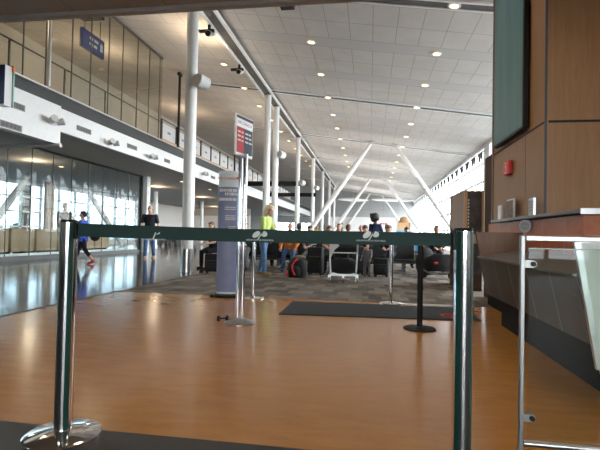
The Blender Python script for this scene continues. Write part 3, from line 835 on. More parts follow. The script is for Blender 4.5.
# ------------------------------------------------------------------ mat with emblem
t = thing('entrance_mat', 'dark rubber entrance mat with red emblem on the orange floor', 'mat', (0, 0, 0))
MB().prism([(-1.05, 5.26), (1.28, 5.42), (1.28, 6.36), (-1.05, 6.28)], .0, .012, 'z').build('mat_sheet', M['rubber'], t, bevel=.004)
q = on_z(455, 316, .012)
m = MB(); n = 28
for k in range(n):
    if k in (5, 6): continue
    a0, a1 = 2 * PI * k / n, 2 * PI * (k + 1) / n
    f = lambda a, r: (q.x + r * math.cos(a), q.y + r * math.sin(a))
    m.prism([f(a0, .13), f(a1, .13), f(a1, .17), f(a0, .17)], .0121, .0128, 'z')
leaf = [(0, .11), (.02, .06), (.05, .07), (.045, .02), (.10, .04), (.085, .0), (.10, -.02), (.05, -.05), (.055, -.07), (.01, -.06), (.006, -.11), (-.006, -.11), (-.01, -.06), (-.055, -.07), (-.05, -.05), (-.10, -.02), (-.085, 0), (-.10, .04), (-.045, .02), (-.05, .07), (-.02, .06)]
m.prism([(q.x + a, q.y + b) for a, b in leaf], .0121, .0128, 'z')
m.build('red_emblem', mat('mat_red', (.5, .02, .02), .7), t)

# ------------------------------------------------------------------ poster column
q = on_z(224, 296.5)
PX, PYY = q.x + .05, q.y
t = thing('poster_column', 'pale blue curved poster column with slate panel of white lettering', 'poster stand', (PX, PYY, 0), R(14))
HP = 1.88
pw, pdp = .165, .09
MB().loft([((0, 0, .05), pw, pdp, (0, 0, 1)), ((0, 0, HP), pw, pdp, (0, 0, 1))], n=40).build('column_body', M['paleblue'], t, smooth=True)
def curved(z0, z1, a0, a1, m, name, off=.002, n=14):
    mb = MB(); pts = []
    for i in range(n + 1):
        a = a0 + (a1 - a0) * i / n; pts.append(((pw + off) * math.cos(a), (pdp + off) * math.sin(a)))
    inn = [((pw - .004) * math.cos(a0 + (a1 - a0) * i / n), (pdp - .004) * math.sin(a0 + (a1 - a0) * i / n)) for i in range(n, -1, -1)]
    mb.prism(pts + inn, z0, z1, 'z'); return mb.build(name, m, t)
curved(.08, 1.64, R(188), R(322), M['navy_panel'], 'slate_panel')
def strip_words(z, h, segs, m, name):
    mb = MB()
    for (u0, u1) in segs:
        a0, a1 = R(190 + 130 * u0), R(190 + 130 * u1); n = 5
        pts = [((pw + .0035) * math.cos(a0 + (a1 - a0) * i / n), (pdp + .0035) * math.sin(a0 + (a1 - a0) * i / n)) for i in range(n + 1)]
        inn = [((pw + .001) * math.cos(a0 + (a1 - a0) * i / n), (pdp + .001) * math.sin(a0 + (a1 - a0) * i / n)) for i in range(n, -1, -1)]
        mb.prism(pts + inn, z - h / 2, z + h / 2, 'z')
    return mb.build(name, m, t)
random.seed(3)
def letters(z, h, u0, u1, name):
    """a line of illegible lettering as short strokes"""
    segs = []; u = u0
    while u < u1:
        w_ = random.uniform(.03, .05); segs.append((u, min(u + w_, u1))); u += w_ + random.choice((.012, .012, .012, .03))
    strip_words(z, h, segs, M['print'], name)
letters(1.59, .042, .16, .93, 'heading_lettering'); letters(1.535, .042, .45, .93, 'heading_lettering'); letters(1.455, .042, .12, .93, 'heading_lettering')
for z in (1.337, 1.307): letters(z, .014, .45, .9, 'small_lettering')
for z in (1.21, 1.18, 1.155): letters(z, .013, .48, .9, 'small_lettering')
for z in (1.05, 1.025): letters(z, .013, .62, .9, 'small_lettering')
text('red_lettering', 'AIR CANADA', .050, M['red'], t, Matrix.Translation((-.025, -pdp - .006, 1.765)) @ Matrix.Rotation(PI / 2, 4, 'X'), .003)
m = MB(); m.prism([(.125 + a * .22, 1.775 + b * .22) for a, b in leaf], -.085, -.064); m.build('leaf_emblem', M['red'], t)
MB().loft([((0, 0, 0.0), .20, .16, (0, 0, 1)), ((0, 0, .03), .20, .16, (0, 0, 1)), ((0, 0, .05), .17, .10, (0, 0, 1))], n=36).build('base', M['black'], t, smooth=True)
for sx in (-.22, .22):
    MB().cyl((sx - .02, -.08, .02), (sx + .02, -.08, .02), .02, n=12).build('wheel', M['black'], t, smooth=True)

# ------------------------------------------------------------------ pole sign
q = on_z(239.5, 323)
SX, SY = q.x, q.y
t = thing('pole_sign', 'tall pole sign with red and slate panels on round steel base', 'sign', (SX, SY, 0))
MB().lathe([(.165, 0), (.165, .008), (.15, .016), (.05, .05), (.03, .055)], n=40).build('base', M['steel'], t, smooth=True)
for sx in (-.026, .026):
    MB().cyl((sx, 0, .05), (sx, 0, 1.80), .022, n=20).build('pole', M['chrome'], t, smooth=True)
rot = Matrix.Rotation(R(75), 4, 'Z')
sb = MB().box((-.18, -.012, 1.765), (.18, .012, 2.205)).build('sign_board', M['white'], t, bevel=.015); sb.matrix_local = rot
a = MB().box((-.168, -.0135, 1.78), (.168, -.0125, 2.19)).build('pale_panel', M['paleblue'], sb)
MB().box((-.16, -.0152, 1.80), (-.012, -.0136, 2.07)).build('red_panel', M['redsoft'], sb)
MB().box((-.010, -.0152, 1.80), (.16, -.0136, 2.07)).build('slate_panel', M['slate'], sb)
MB().box((-.168, -.0152, 2.16), (.168, -.0136, 2.19)).build('dark_strip', M['slate'], sb)
text('red_lettering', 'AIR CANADA', .048, M['red'], sb, Matrix.Translation((0, -.0140, 2.12)) @ Matrix.Rotation(PI / 2, 4, 'X'), .0005)
m = MB()
for k, z in enumerate((2.02, 1.975, 1.93)): words_bars(m, .005, z, (.065, .035 + .015 * k), .018, -.0154)
m.build('white_lettering', M['print'], sb); m = MB()
for k, z in enumerate((2.02, 1.975, 1.93)): words_bars(m, -.145, z, (.06, .04), .018, -.0154)
m.build('white_lettering', M['print'], sb)
q2 = on_z(222, 321)
wl = MB(); dx, dy = q2.x - SX, q2.y - SY
for sx in (-.03, .05):
    MB().cyl((dx + sx - .012, dy + sx * .6, .03), (dx + sx + .012, dy + sx * .6, .03), .03, n=18).build('wheel', M['black'], t, smooth=True)
MB().bar((dx + .05, dy + .03, .03), (-.10, -.02, .02), .015, .012).build('wheel_axle', M['black'], t)
MB().cyl((dx - .03, dy - .018, .03), (dx + .05, dy + .03, .03), .008, n=8).build('wheel_axle', M['black'], t)

# ================================================================== PEOPLE
def mcloth(name, c, var=.15): return mat(name, c, .85, var=var, scale=14, spec=.2)
SKIN = {'light': mat('skin_light', (.62, .36, .26), .5, var=.06), 'tan': mat('skin_tan', (.46, .25, .16), .5, var=.06), 'dark': mat('skin_dark', (.11, .055, .035), .5, var=.06), 'red': mat('skin_ruddy', (.60, .28, .20), .5, var=.06)}
EYE = mat('eye_dark', (.03, .02, .02), .3); LIP = mat('lip', (.35, .10, .09), .5)

def remesh_build(mb, name, m, parent, voxel, smooth_it=4):
    me = mb.mesh(name, m)
    o = bpy.data.objects.new(name, me)
    r = o.modifiers.new('r', 'REMESH'); r.mode = 'VOXEL'; r.voxel_size = voxel; r.use_smooth_shade = True
    s = o.modifiers.new('s', 'SMOOTH'); s.factor = .5; s.iterations = smooth_it
    me2 = evaluated(o); C.objects.link(o)
    me2.name = name; me2.materials.clear(); me2.materials.append(m)
    for p in me2.polygons: p.use_smooth = True
    o.modifiers.clear(); o.data = me2; o.parent = parent
    return o

def person(label, x, y, rz, H=1.72, z=0.0, legs=((0, 0), (0, 0)), arms=((5, 10, 15, 0), (5, 10, 15, 0)), lean=0, headp=0, heady=0,
           top=None, sleeve=.55, bottom=None, trouser=1.0, shoe=None, hair='short', hairc=(.05, .03, .02), skin='light', build=1.0, belly=0.0, group=None, spread=.0, vox=.0095, collar=False, hem=0.0, seat=None, inner=None):
    """legs: (hip flexion, knee flexion) deg for both sides; arms: (shoulder flexion, abduction, elbow flexion, inward) ; faces local -y"""
    s = H / 1.75
    t = thing('person', label, 'person', (x, y, z), rz, group)
    S = SKIN[skin]
    def V(a, b, c): return Vector((a, b, c))
    TH, SK = .43, .42
    drops = [TH * math.cos(R(a)) + SK * math.cos(R(a - b)) for a, b in legs]
    hz = max(drops) + .085
    if seat is not None: hz = max(hz, seat / s)
    pel = V(0, 0, hz + .04)
    ln = R(lean); upd = V(0, -math.sin(ln), math.cos(ln)); fw = V(0, -math.cos(ln), -math.sin(ln))
    J = {}
    chest = pel + upd * .33; nb = pel + upd * .52
    hd = R(headp); hup = V(0, -math.sin(ln * .4 + hd), math.cos(ln * .4 + hd))
    ry = Matrix.Rotation(R(heady), 3, 'Z')
    head = nb + hup * .17 + V(0, -.015, 0)
    hrot = ry @ Matrix.Rotation(ln * .4 + hd, 3, 'X')
    def HV(a, b, c): return head + hrot @ V(a, b, c)
    body = MB(); shirt = MB(); trs = MB()
    bw = build
    # head: cranium, jaw, nose, ears, brow
    body.ell(HV(0, .008, .03), (.076, .096, .092), hrot); body.ell(HV(0, -.022, -.045), (.058, .066, .072), hrot); body.ell(HV(0, -.05, -.092), (.03, .03, .024), hrot)
    body.cap(HV(0, -.088, .012), HV(0, -.108, -.028), .010, .016); body.ell(HV(0, -.078, .03), (.06, .02, .014), hrot)
    for sx in (-1, 1): body.ell(HV(sx * .08, .012, -.005), (.012, .022, .034), hrot)
    body.cyl(nb - upd * .05, head - hup * .05, .056 * bw, .052, 14)
    # torso
    def tors(mb, inf, z0=-.06, z1=.53):
        prof = [(-.06, .150, .105), (.02, .165, .115), (.12, .150, .105 + belly * .6), (.20, .148, .102 + belly), (.30, .165, .112 + belly * .4), (.40, .178, .112), (.46, .165, .095), (.50, .11, .075), (.53, .065, .06)]
        rings = []
        for (h, rx, ryy) in prof:
            if z0 - 1e-6 <= h <= z1 + 1e-6:
                rings.append((pel + upd * h + fw * (belly * .5 if .1 < h < .35 else 0), rx * bw + inf, ryy * bw + inf, upd))
        mb.loft(rings, 22)
    tors(body, 0); tors(shirt, .014, -.06, .50)
    if hem: shirt.loft([(pel + upd * (-.06 - hem), .178 * bw + .016, .135 * bw + .014, upd), (pel + upd * -.03, .176 * bw + .016, .125 * bw + .014, upd), (pel + upd * .08, .155 * bw + .014, .11 * bw + .014, upd)], 22)
    shoe_mb = []
    for i, sx in enumerate((-1, 1)):
        a, b = legs[i]
        hip = V(sx * .085 * bw, 0, hz)
        d1 = V(sx * spread, -math.sin(R(a)), -math.cos(R(a))).normalized(); d2 = V(sx * spread * .3, -math.sin(R(a - b)), -math.cos(R(a - b))).normalized()
        knee = hip + d1 * TH; ank = knee + d2 * SK
        body.cap(hip, knee, .085 * bw, .055); body.cap(knee, knee.lerp(ank, .35), .052, .056); body.cap(knee.lerp(ank, .3), ank, .056, .038)
        ft = R(a - b) ; toe = V(0, -math.cos(ft * .6), math.sin(ft * .6))
        heel = ank + V(0, .03, -.05); tip = ank + toe * .17 + V(0, 0, -.055)
        body.cap(ank, heel + V(0, 0, .01), .034, .03); body.cap(heel, tip, .03, .026)
        # trousers
        trs.cap(hip + V(0, 0, .02), knee, .105 * bw, .070); 
        if trouser >= 1: trs.cap(knee, ank + V(0, 0, .02), .070, .062)
        else:
            e = knee.lerp(ank, max(.02, trouser * 1.0 - .0)); trs.cap(knee, e, .068, .060)
        sm = MB(); sm.cap(heel + V(0, 0, .0), ank.lerp(tip, .75) + V(0, 0, -.012), .042, .040); sm.cap(ank.lerp(tip, .75) + V(0, 0, -.012), tip, .041, .034); sm.cap(ank + V(0, 0, -.01), heel, .044, .042)
        shoe_mb.append(sm)
    trs.loft([(pel + upd * -.09, .12 * bw, .10 * bw, upd), (pel + upd * -.03, .172 * bw, .125 * bw, upd), (pel + upd * .06, .170 * bw, .122 * bw, upd), (pel + upd * .13, .158 * bw, .112 * bw + belly * .5, upd)], 22)
    # arms + hands
    for i, sx in enumerate((-1, 1)):
        sf, ab, el, iw = [R(v) for v in arms[i]]
        sf += ln * .3
        sh = pel + upd * .455 + V(sx * .185 * bw, 0, 0)
        d1 = V(sx * math.sin(ab), -math.sin(sf) * math.cos(ab), -math.cos(sf) * math.cos(ab))
        f2 = sf + el
        d2 = V(sx * math.sin(ab) * .4 - sx * math.sin(iw), -math.sin(f2), -math.cos(f2)).normalized()
        elb = sh + d1 * .285; wr = elb + d2 * .245
        body.cap(sh, elb, .052 * bw, .040); body.cap(elb, elb.lerp(wr, .3), .040, .042); body.cap(elb.lerp(wr, .3), wr, .042, .027)
        # hand: palm, four fingers, thumb
        w_ = V(1, 0, 0) - d2 * d2.x
        if w_.length < .2: w_ = V(0, 1, 0) - d2 * d2.y
        w_.normalize(); n_ = d2.cross(w_).normalized()
        if n_.dot(V(-sx, .0, -.3)) < 0: n_ = -n_
        w2 = n_.cross(d2).normalized()
        pc = wr + d2 * .045
        rotp = Matrix((w2, d2, n_)).transposed()
        body.ell(pc, (.041, .052, .019), rotp); body.ell(wr + d2 * .075, (.040, .03, .017), rotp)
        for k, (off, ln1, ln2) in enumerate(((-.030, .036, .030), (-.010, .042, .036), (.010, .040, .034), (.030, .031, .025))):
            r0 = pc + d2 * .045 + w2 * off; k1 = r0 + (d2 * .93 + n_ * .35 + w2 * off * 3).normalized() * ln1; k2 = k1 + (d2 * .65 + n_ * .75).normalized() * ln2
            body.cap(r0, k1, .0095, .009, 8); body.cap(k1, k2, .009, .0078, 8)
        tsd = -1 if (w2.dot(V(0, -1, -.2)) < 0) else 1
        tb = pc - d2 * .015 + w2 * tsd * .032; t1 = tb + (d2 * .6 + w2 * tsd * .75 + n_ * .3).normalized() * .04; t2 = t1 + (d2 * .85 + w2 * tsd * .25 + n_ * .4).normalized() * .03
        body.cap(tb, t1, .012, .0105, 8); body.cap(t1, t2, .0105, .0085, 8)
        # sleeve
        if sleeve >= 0:
            if sleeve <= 1: shirt.cap(sh, sh.lerp(elb, max(.15, sleeve)), .068 * bw, .060 * bw)
            else:
                shirt.cap(sh, elb, .068 * bw, .056 * bw); shirt.cap(elb, elb.lerp(wr, min(.97, sleeve - 1)), .056 * bw, .045)
    if collar: shirt.loft([(nb - upd * .04, .075, .068, upd), (nb + upd * .035, .068, .065, upd)], 18)
    for ob in (body, shirt, trs): bmesh.ops.scale(ob.bm, vec=(s, s, s), verts=ob.bm.verts)
    remesh_build(body, 'body', S, t, vox)
    if top: remesh_build(shirt, 'top_garment', top, t, .014, 5)
    else: shirt.bm.free()
    remesh_build(trs, 'trousers', bottom, t, .014, 5)
    for sm in shoe_mb:
        bmesh.ops.scale(sm.bm, vec=(s, s, s), verts=sm.bm.verts); remesh_build(sm, 'shoe', shoe or M['black'], t, .012, 3)
    # face
    for sx in (-1, 1):
        e = MB().ell(HV(sx * .032, -.083, .008) * s, .010 * s, u=8, v=6); e.build('eye', EYE, t, smooth=True)
    MB().ell(HV(0, -.087, -.058) * s, (.022 * s, .008 * s, .006 * s), hrot, 10, 6).build('mouth', LIP, t, smooth=True)
    if inner:
        q = MB().loft([(pel + upd * .08 + fw * (.105 * bw + belly), .05, .03, upd), (pel + upd * .40 + fw * .085 * bw, .055, .045, upd)], 14)
        bmesh.ops.scale(q.bm, vec=(s, s, s), verts=q.bm.verts); q.build('undershirt', inner, t, smooth=True)
    # hair
    hm = mat('hair_%d' % len(bpy.data.materials), hairc, .6, var=.35, scale=50, stretch=(1, 1, .3))
    hb = MB()
    if hair == 'bald':
        for sx in (-1, 1): hb.ell(HV(sx * .066, .035, -.005), (.022, .055, .035), hrot)
        hb.ell(HV(0, .085, -.015), (.06, .028, .035), hrot)
    elif hair == 'afro':
        hb.ell(HV(0, .045, .075), (.17, .16, .155), hrot); hb.ell(HV(0, .09, -.01), (.15, .11, .12), hrot)
        for k in range(14):
            a = k * 2.4; hb.ell(HV(.14 * math.cos(a), .075 + .08 * math.sin(a), .075 + .09 * math.sin(a * 1.7)), .055, hrot)
    else:
        hb.ell(HV(0, .024, .048), (.086, .096, .088), hrot); hb.ell(HV(0, .055, -.01), (.080, .062, .075), hrot)
        hb.ell(HV(0, -.045, .095), (.062, .045, .028), hrot)
        if hair == 'bun': hb.ell(HV(0, .125, .03), (.042, .045, .045), hrot)
        if hair in ('long', 'bob'):
            dz = -.14 if hair == 'bob' else -.24
            for sx in (-1, 1): hb.cap(HV(sx * .07, .03, .02), HV(sx * .075, .035, dz * .8), .034, .028)
            hb.cap(HV(0, .07, .02), HV(0, .08, dz), .07, .05)
        if hair == 'tail': hb.cap(HV(0, .11, .03), HV(0, .15, -.15), .034, .018)
    bmesh.ops.scale(hb.bm, vec=(s, s, s), verts=hb.bm.verts)
    remesh_build(hb, 'hair', hm, t, .012, 3)
    return t

CL = dict(blue=mcloth('blue_top', (.04, .11, .55)), black=mcloth('black_cloth', (.013, .013, .015)), tee=mcloth('dark_tee', (.018, .020, .028)), jeans=mcloth('blue_jeans', (.06, .12, .26), .3),
          jeans2=mcloth('pale_jeans', (.10, .18, .32), .3), lime=mcloth('lime_top', (.52, .64, .20)), orange=mcloth('orange_jacket', (.62, .20, .05)), grey=mcloth('grey_cloth', (.16, .17, .18)), navy=mcloth('navy_top', (.022, .030, .075)),
          beige=mcloth('beige_coat', (.12, .085, .06)), olive=mcloth('grey_green', (.20, .21, .19)), floral=mcloth('patterned_shirt', (.50, .26, .22), .8), white=mcloth('white_cloth', (.6, .6, .6)), brown=mcloth('brown_cloth', (.16, .10, .065)), yellow=mcloth('yellow_vest', (.75, .62, .05)),
          redc=mcloth('red_cloth', (.45, .05, .04)))
SH = dict(red=mat('red_shoe', (.55, .05, .06), .5), brown=mat('tan_shoe', (.30, .18, .07), .6), black=M['black'], white=mat('pale_shoe', (.5, .5, .48), .6))

def foot(px, py): return on_z(px, py)
# walking woman in blue
q = foot(82, 264)
person('woman in blue top, black capri trousers and red shoes walking with dark hair tied', q.x, q.y, R(-78), 1.50, legs=((22, 8), (-16, 22)), arms=((5, 8, 75, 10), (-8, 8, 80, 10)), top=CL['blue'], sleeve=.6,
       bottom=CL['black'], trouser=.55, shoe=SH['red'], hair='bun', hairc=(.018, .012, .012), skin='light', build=1.1, hem=.13)
t = thing('handbag', 'dark handbag held behind the walking woman in blue', 'bag', (q.x + .30, q.y + .12, .66))
MB().ell((0, 0, .12), (.15, .08, .13)).build('pouch', M['black_fab'], t, smooth=True)
MB().tube([(-.1, 0, .2), (-.05, 0, .3), (.05, 0, .3), (.1, 0, .2)], .01).build('handle', M['black'], t, smooth=True)
# man in dark tee
q = foot(149, 258.2)
person('man in dark T-shirt and blue jeans walking past the white pillar', q.x, q.y, R(12), 1.86, legs=((7, 2), (-6, 10)), arms=((6, 14, 14, 4), (-4, 14, 18, 4)), top=CL['tee'], sleeve=.75, bottom=CL['jeans'], shoe=SH['brown'], hair='bald', hairc=(.25, .2, .17), skin='light', build=1.05, spread=.04, hem=.08)
# beige figure behind the glass
q = on_y(65, 207, 16.3)
person('person in beige coat standing behind the glass partition', XG - .9, on_x(65, 207, XG - .9).y, R(60), 1.93, legs=((0, 0), (0, 0)), arms=((8, 8, 20, 0), (8, 8, 20, 0)), top=CL['beige'], sleeve=1.9, bottom=CL['beige'], shoe=SH['brown'], hair='short', hairc=(.3, .22, .15), skin='tan')
# blonde woman
q = foot(263, 274.5)
person('blonde woman in lime green top and jeans standing over the seated travellers', q.x, q.y, R(75), 1.62, legs=((8, 6), (-6, 8)), arms=((4, 6, 28, 10), (16, 6, 34, 10)), lean=8, headp=18, top=CL['lime'], sleeve=1.8, bottom=CL['jeans2'], shoe=SH['brown'], hair='bob', hairc=(.72, .58, .33), skin='light', build=.98, hem=.06)

# seats: beam seating rows
def bench(label, x, y, rz, n):
    t = thing('seating_row', label, 'bench', (x, y, .004), rz, 'rows of black waiting seats')
    W = .58
    MB().box((-.05, .10, .25), (n * W + .05, .18, .31)).build('beam', M['slot'], t)
    for k in range(n):
        c = (k + .5) * W
        MB().prism([(-.24, .345), (.22, .31), (.25, .34), (-.22, .385)], c - .26, c + .26, 'x').build('seat', M['black_fab'], t, bevel=.012)
        MB().prism([(.20, .365), (.26, .365), (.36, .80), (.31, .81)], c - .26, c + .26, 'x').build('backrest', M['black_fab'], t, bevel=.012)
    for k in range(n + 1):
        c = k * W
        MB().box((c - .02, -.20, .55), (c + .02, .24, .575)).build('armrest', M['black'], t)
        MB().box((c - .012, .12, .29), (c + .012, .15, .56)).build('armrest_post', M['slot'], t)
    for c in (W * .5, n * W - W * .5):
        MB().box((c - .03, .10, .03), (c + .03, .17, .27)).build('leg', M['slot'], t)
        MB().box((c - .03, -.22, 0), (c + .03, .40, .035)).build('leg_foot', M['slot'], t)
    return t
SEATZ = .385
BY = 11.8
bench('black seating row behind the blonde woman and orange jacket man', -3.45, BY, 0, 8)
bench('black seating row turned away, back to back with the row behind the blonde woman', 1.2, BY + 1.0, PI, 7)
bench('black seating row set farther back behind the luggage cart', -2.9, BY + 2.9, 0, 9)
bench('black seating row behind the stroller by the window side', 2.35, BY + 1.2, 0, 4)
def seat_x(px, y=BY): return on_y(px, 245, y).x
def sit(label, px, y=BY, rz=0, H=1.45, **k):
    H = H * 1.06; s_ = H / 1.75; hz = SEATZ + .12
    ca = max(-.1, min(.6, (hz / s_ - .085 - .42) / .43)); a_ = math.degrees(math.acos(ca))
    d = dict(legs=((a_, a_ + 2), (a_, a_ - 2)), arms=((24, 3, 50, 30), (24, 3, 50, 30)), seat=hz, hair='short', shoe=SH['black'], spread=.08)
    d.update(k)
    dy = -.04 if abs(rz) < 1.6 else .04
    return person(label, seat_x(px, y), y + dy, rz, H, **d)
sit('person in black with brown hair seated beyond the poster column, arm bare', 214.5, BY, R(-20), 1.46, top=CL['black'], sleeve=.4, bottom=CL['black'], hair='tail', hairc=(.16, .07, .03), lean=10, headp=10)
sit('person with reddish hair seated between poster column and blonde woman', 245, rz=R(8), H=1.48, top=CL['black'], sleeve=1.9, bottom=CL['grey'], hair='short', hairc=(.30, .10, .04), skin='red')
sit('man in orange jacket over pale shirt seated with jeans, ruddy face', 291, H=1.47, top=CL['orange'], sleeve=1.9, bottom=CL['jeans'], hair='bald', hairc=(.35, .25, .2), skin='red', belly=.07, build=1.14, arms=((30, 8, 22, 12), (30, 8, 22, 12)), hem=.05, lean=12, inner=mcloth('khaki_shirt', (.38, .33, .18)), headp=4)
sit('person in grey top seated between the black suitcase and patterned shirt', 311.5, H=1.38, rz=R(-10), top=CL['olive'], sleeve=1.9, bottom=CL['grey'], hair='short', hairc=(.08, .06, .05), lean=10, headp=22, build=.9)
sit('person in red and white patterned shirt seated beside the luggage cart', 329.5, H=1.38, rz=R(4), top=CL['floral'], sleeve=.9, bottom=CL['black'], hair='bob', hairc=(.10, .06, .04), lean=10, headp=20, build=.9)
q = foot(367, 276.5)
person('small child in red cap and grey clothes standing beside the tall black case', q.x, q.y, R(-25), .75, legs=((4, 3), (-3, 4)), arms=((18, 8, 20, 5), (10, 8, 20, 5)), top=CL['grey'], sleeve=1.9, bottom=CL['grey'], hair='short', hairc=(.60, .05, .025), skin='tan', build=1.15, hem=.08, vox=.0065)
sit('dark clothed person seated behind the small child with red cap', 366, H=1.45, rz=R(-8), top=CL['black'], sleeve=1.9, bottom=CL['black'], hair='short', hairc=(.06, .04, .03), lean=16, headp=20, skin='tan')
sit('person in black with bare lower legs seated behind the chrome stanchion', 390, H=1.42, rz=R(-15), top=CL['black'], sleeve=1.8, bottom=CL['black'], trouser=.2, hair='short', hairc=(.12, .10, .09), lean=8, headp=16, shoe=SH['brown'])
BB = BY + 1.0
sit('dark haired person in rust brown jacket seated behind the orange jacket man', 299, y=BB, H=1.50, rz=PI, top=CL['orange'], sleeve=1.9, bottom=CL['black'], hair='short', hairc=(.03, .03, .035), skin='tan')
sit('person with reddish head facing away behind the blonde woman', 273, y=BB, H=1.50, rz=PI, top=CL['brown'], sleeve=1.9, bottom=CL['black'], hair='bald', hairc=(.3, .2, .15), skin='red')
sit('person with dark brown hair facing away beyond the cart handle', 348, y=BB, H=1.48, rz=PI, top=CL['brown'], sleeve=1.9, bottom=CL['black'], hair='short', hairc=(.14, .06, .03), skin='tan')
B2 = BY + 2.9
sit('person in grey with brown hair in the farther row above cart handle', 339, y=B2, H=1.62, top=CL['grey'], sleeve=1.9, bottom=CL['black'], hair='short', hairc=(.22, .16, .10), skin='tan')
sit('bald person in the farther row seated next to the standing afro person', 361, y=B2, H=1.56, top=CL['black'], sleeve=1.9, bottom=CL['black'], hair='bald', hairc=(.2, .12, .08), skin='red')
sit('grey haired person in pale top in the farther row behind chrome stanchion', 387, y=B2, H=1.62, top=CL['white'], sleeve=1.9, bottom=CL['grey'], hair='short', hairc=(.30, .27, .24), skin='tan')
sit('person in dark grey jacket leaning forward at the end of farther row', 405, y=B2, H=1.5, rz=R(10), top=CL['grey'], sleeve=1.9, bottom=CL['black'], hair='short', hairc=(.05, .04, .04), lean=14, headp=16)
# standing person with afro
q = on_y(375, 240, 15.6)
person('standing person with big dark afro and navy top beyond the seats', q.x, 15.6, R(150), 1.62, legs=((3, 3), (-3, 3)), arms=((20, 12, 60, 20), (10, 14, 30, 5)), top=CL['navy'], sleeve=.8, bottom=CL['black'], shoe=SH['black'], hair='afro', hairc=(.018, .010, .008), skin='dark')
q = on_y(317, 236, 30)
person('standing person in yellow vest far down the hall', q.x, 30, R(20), 1.52, legs=((3, 2), (-3, 2)), top=CL['yellow'], sleeve=.5, bottom=CL['navy'], hair='short', hairc=(.35, .3, .05), skin='tan', vox=.014)
q = on_y(433, 240, BY + 1.2)
sit('person in black seated by the windows behind the stroller', 436, y=BY + 1.2, H=1.5, top=CL['black'], sleeve=1.9, bottom=CL['black'], hair='short', hairc=(.14, .07, .04), skin='tan', lean=6)

# ================================================================== LUGGAGE
def suitcase(label, x, y, w=.46, d=.26, h=.66, rz=0.0, m='black_fab'):
    t = thing('suitcase', label, 'suitcase', (x, y, .004), rz)
    MB().box((-w / 2, -d / 2, .05), (w / 2, d / 2, h)).build('shell', M[m], t, bevel=.035, seg=3)
    MB().box((-w / 2 + .05, -d / 2 - .03, .12), (w / 2 - .05, -d / 2 + .0, h * .55)).build('front_pocket', M[m], t, bevel=.015)
    MB().box((-w / 2 + .03, -d / 2 - .006, h * .66), (w / 2 - .03, -d / 2 + .002, h * .675)).build('zipper', M['slot'], t)
    for sx in (-1, 1):
        MB().cyl((sx * w * .38, d * .30, .03), (sx * w * .38 + .03, d * .30, .03), .03, n=14).build('wheel', M['black'], t, smooth=True)
        MB().box((sx * w * .38 - .02, -d * .35, 0), (sx * w * .38 + .02, -d * .25, .05)).build('foot', M['black'], t)
    MB().tube([(-.09, 0, h - .01), (-.08, 0, h + .035), (.08, 0, h + .035), (.09, 0, h - .01)], .012).build('handle', M['black'], t, smooth=True)
    return t
q = foot(315, 275.5); suitcase('upright black suitcase beside the backpack with red straps', q.x, q.y + .12, .36, .26, .66, R(-8))
q = foot(357.5, 275.5); suitcase('tall black case standing beside the luggage cart', q.x, q.y + .12, .28, .24, .70, R(6))
q = foot(210, 274.0); suitcase('black suitcase in front of the person beyond the poster column', q.x + .04, q.y + .12, .40, .26, .46, R(14))
q = foot(381, 277.5); suitcase('small dark grey case on the carpet beside the chrome stanchion', q.x, q.y + .12, .34, .24, .44, R(-6))

# backpack
q = foot(297, 277.5)
t = thing('backpack', 'black backpack with bright red straps on the carpet', 'backpack', (q.x - .0, q.y - .02, .004), R(-10))
b = MB().loft([((0, 0, 0), .20, .13, (0, 0, 1)), ((0, 0, .1), .24, .16, (0, 0, 1)), ((0, .01, .28), .22, .15, (0, 0, 1)), ((0, .03, .40), .15, .10, (0, 0, 1)), ((0, .04, .45), .06, .05, (0, 0, 1))], 22)
b.build('pack_body', M['black_fab'], t, smooth=True)
MB().loft([((-.02, -.13, .06), .14, .07, (0, 0, 1)), ((-.02, -.14, .2), .14, .07, (0, 0, 1)), ((-.02, -.12, .26), .09, .05, (0, 0, 1))], 16).build('front_pocket', M['black_fab'], t, smooth=True)
redm = mat('red_strap', (.72, .03, .035), .6)
st = MB(); pts = [Vector(p) for p in ((.06, -.12, .42), (.0, -.17, .37), (-.045, -.215, .27), (-.03, -.225, .17), (.03, -.215, .07))]
for i in range(4): st.bar(pts[i], pts[i + 1], .035, .012, (0, -1, .2))
st.build('strap', redm, t)
MB().ell((-.17, -.12, .09), (.045, .03, .07)).build('red_tag', redm, t, smooth=True)
MB().tube([(-.04, .03, .44), (-.03, .03, .49), (.03, .03, .49), (.04, .03, .44)], .010).build('grab_handle', M['black'], t, smooth=True)
MB().ell((.05, .02, .45), (.14, .09, .05)).build('folded_jacket', mcloth('khaki_jacket', (.22, .19, .13)), t, smooth=True)

# luggage cart
q = foot(343, 283)
t = thing('luggage_cart', 'silver metal luggage cart with caster wheels loaded with black bags', 'luggage cart', (q.x, q.y, .004), R(4))
W = .275
for sx in (-1, 1):
    MB().tube([(sx * W, .62, .14), (sx * W, .05, .13), (sx * (W - .02), -.02, .22), (sx * W, -.02, .60), (sx * W, -.10, .92)], .016, 10).build('side_frame', M['alu'], t, smooth=True)
    f = MB().cyl((sx * W - .02, -.03, .055), (sx * W + .02, -.03, .055), .055, n=18).build('wheel', M['vent'], t, smooth=True)
    MB().box((sx * W - .028, -.045, .05), (sx * W + .028, -.015, .16)).build('caster_fork', M['alu'], f)
MB().cyl((-.018, .50, .05), (.018, .50, .05), .05, n=18).build('wheel', M['vent'], t, smooth=True)
MB().cyl((-.02, -.06, .055), (.02, -.06, .055), .05, n=18).build('wheel', M['vent'], t, smooth=True)
MB().box((-.02, -.075, .05), (.02, -.045, .15)).build('caster_fork', M['alu'], t)
d = MB()
for k in range(6): d.box((-W, .02 + k * .11, .135), (W, .06 + k * .11, .15))
d.build('deck_slats', M['alu'], t)
MB().cyl((-W, -.10, .92), (W, -.10, .92), .02, n=12).build('handle_bar', M['black'], t, smooth=True)
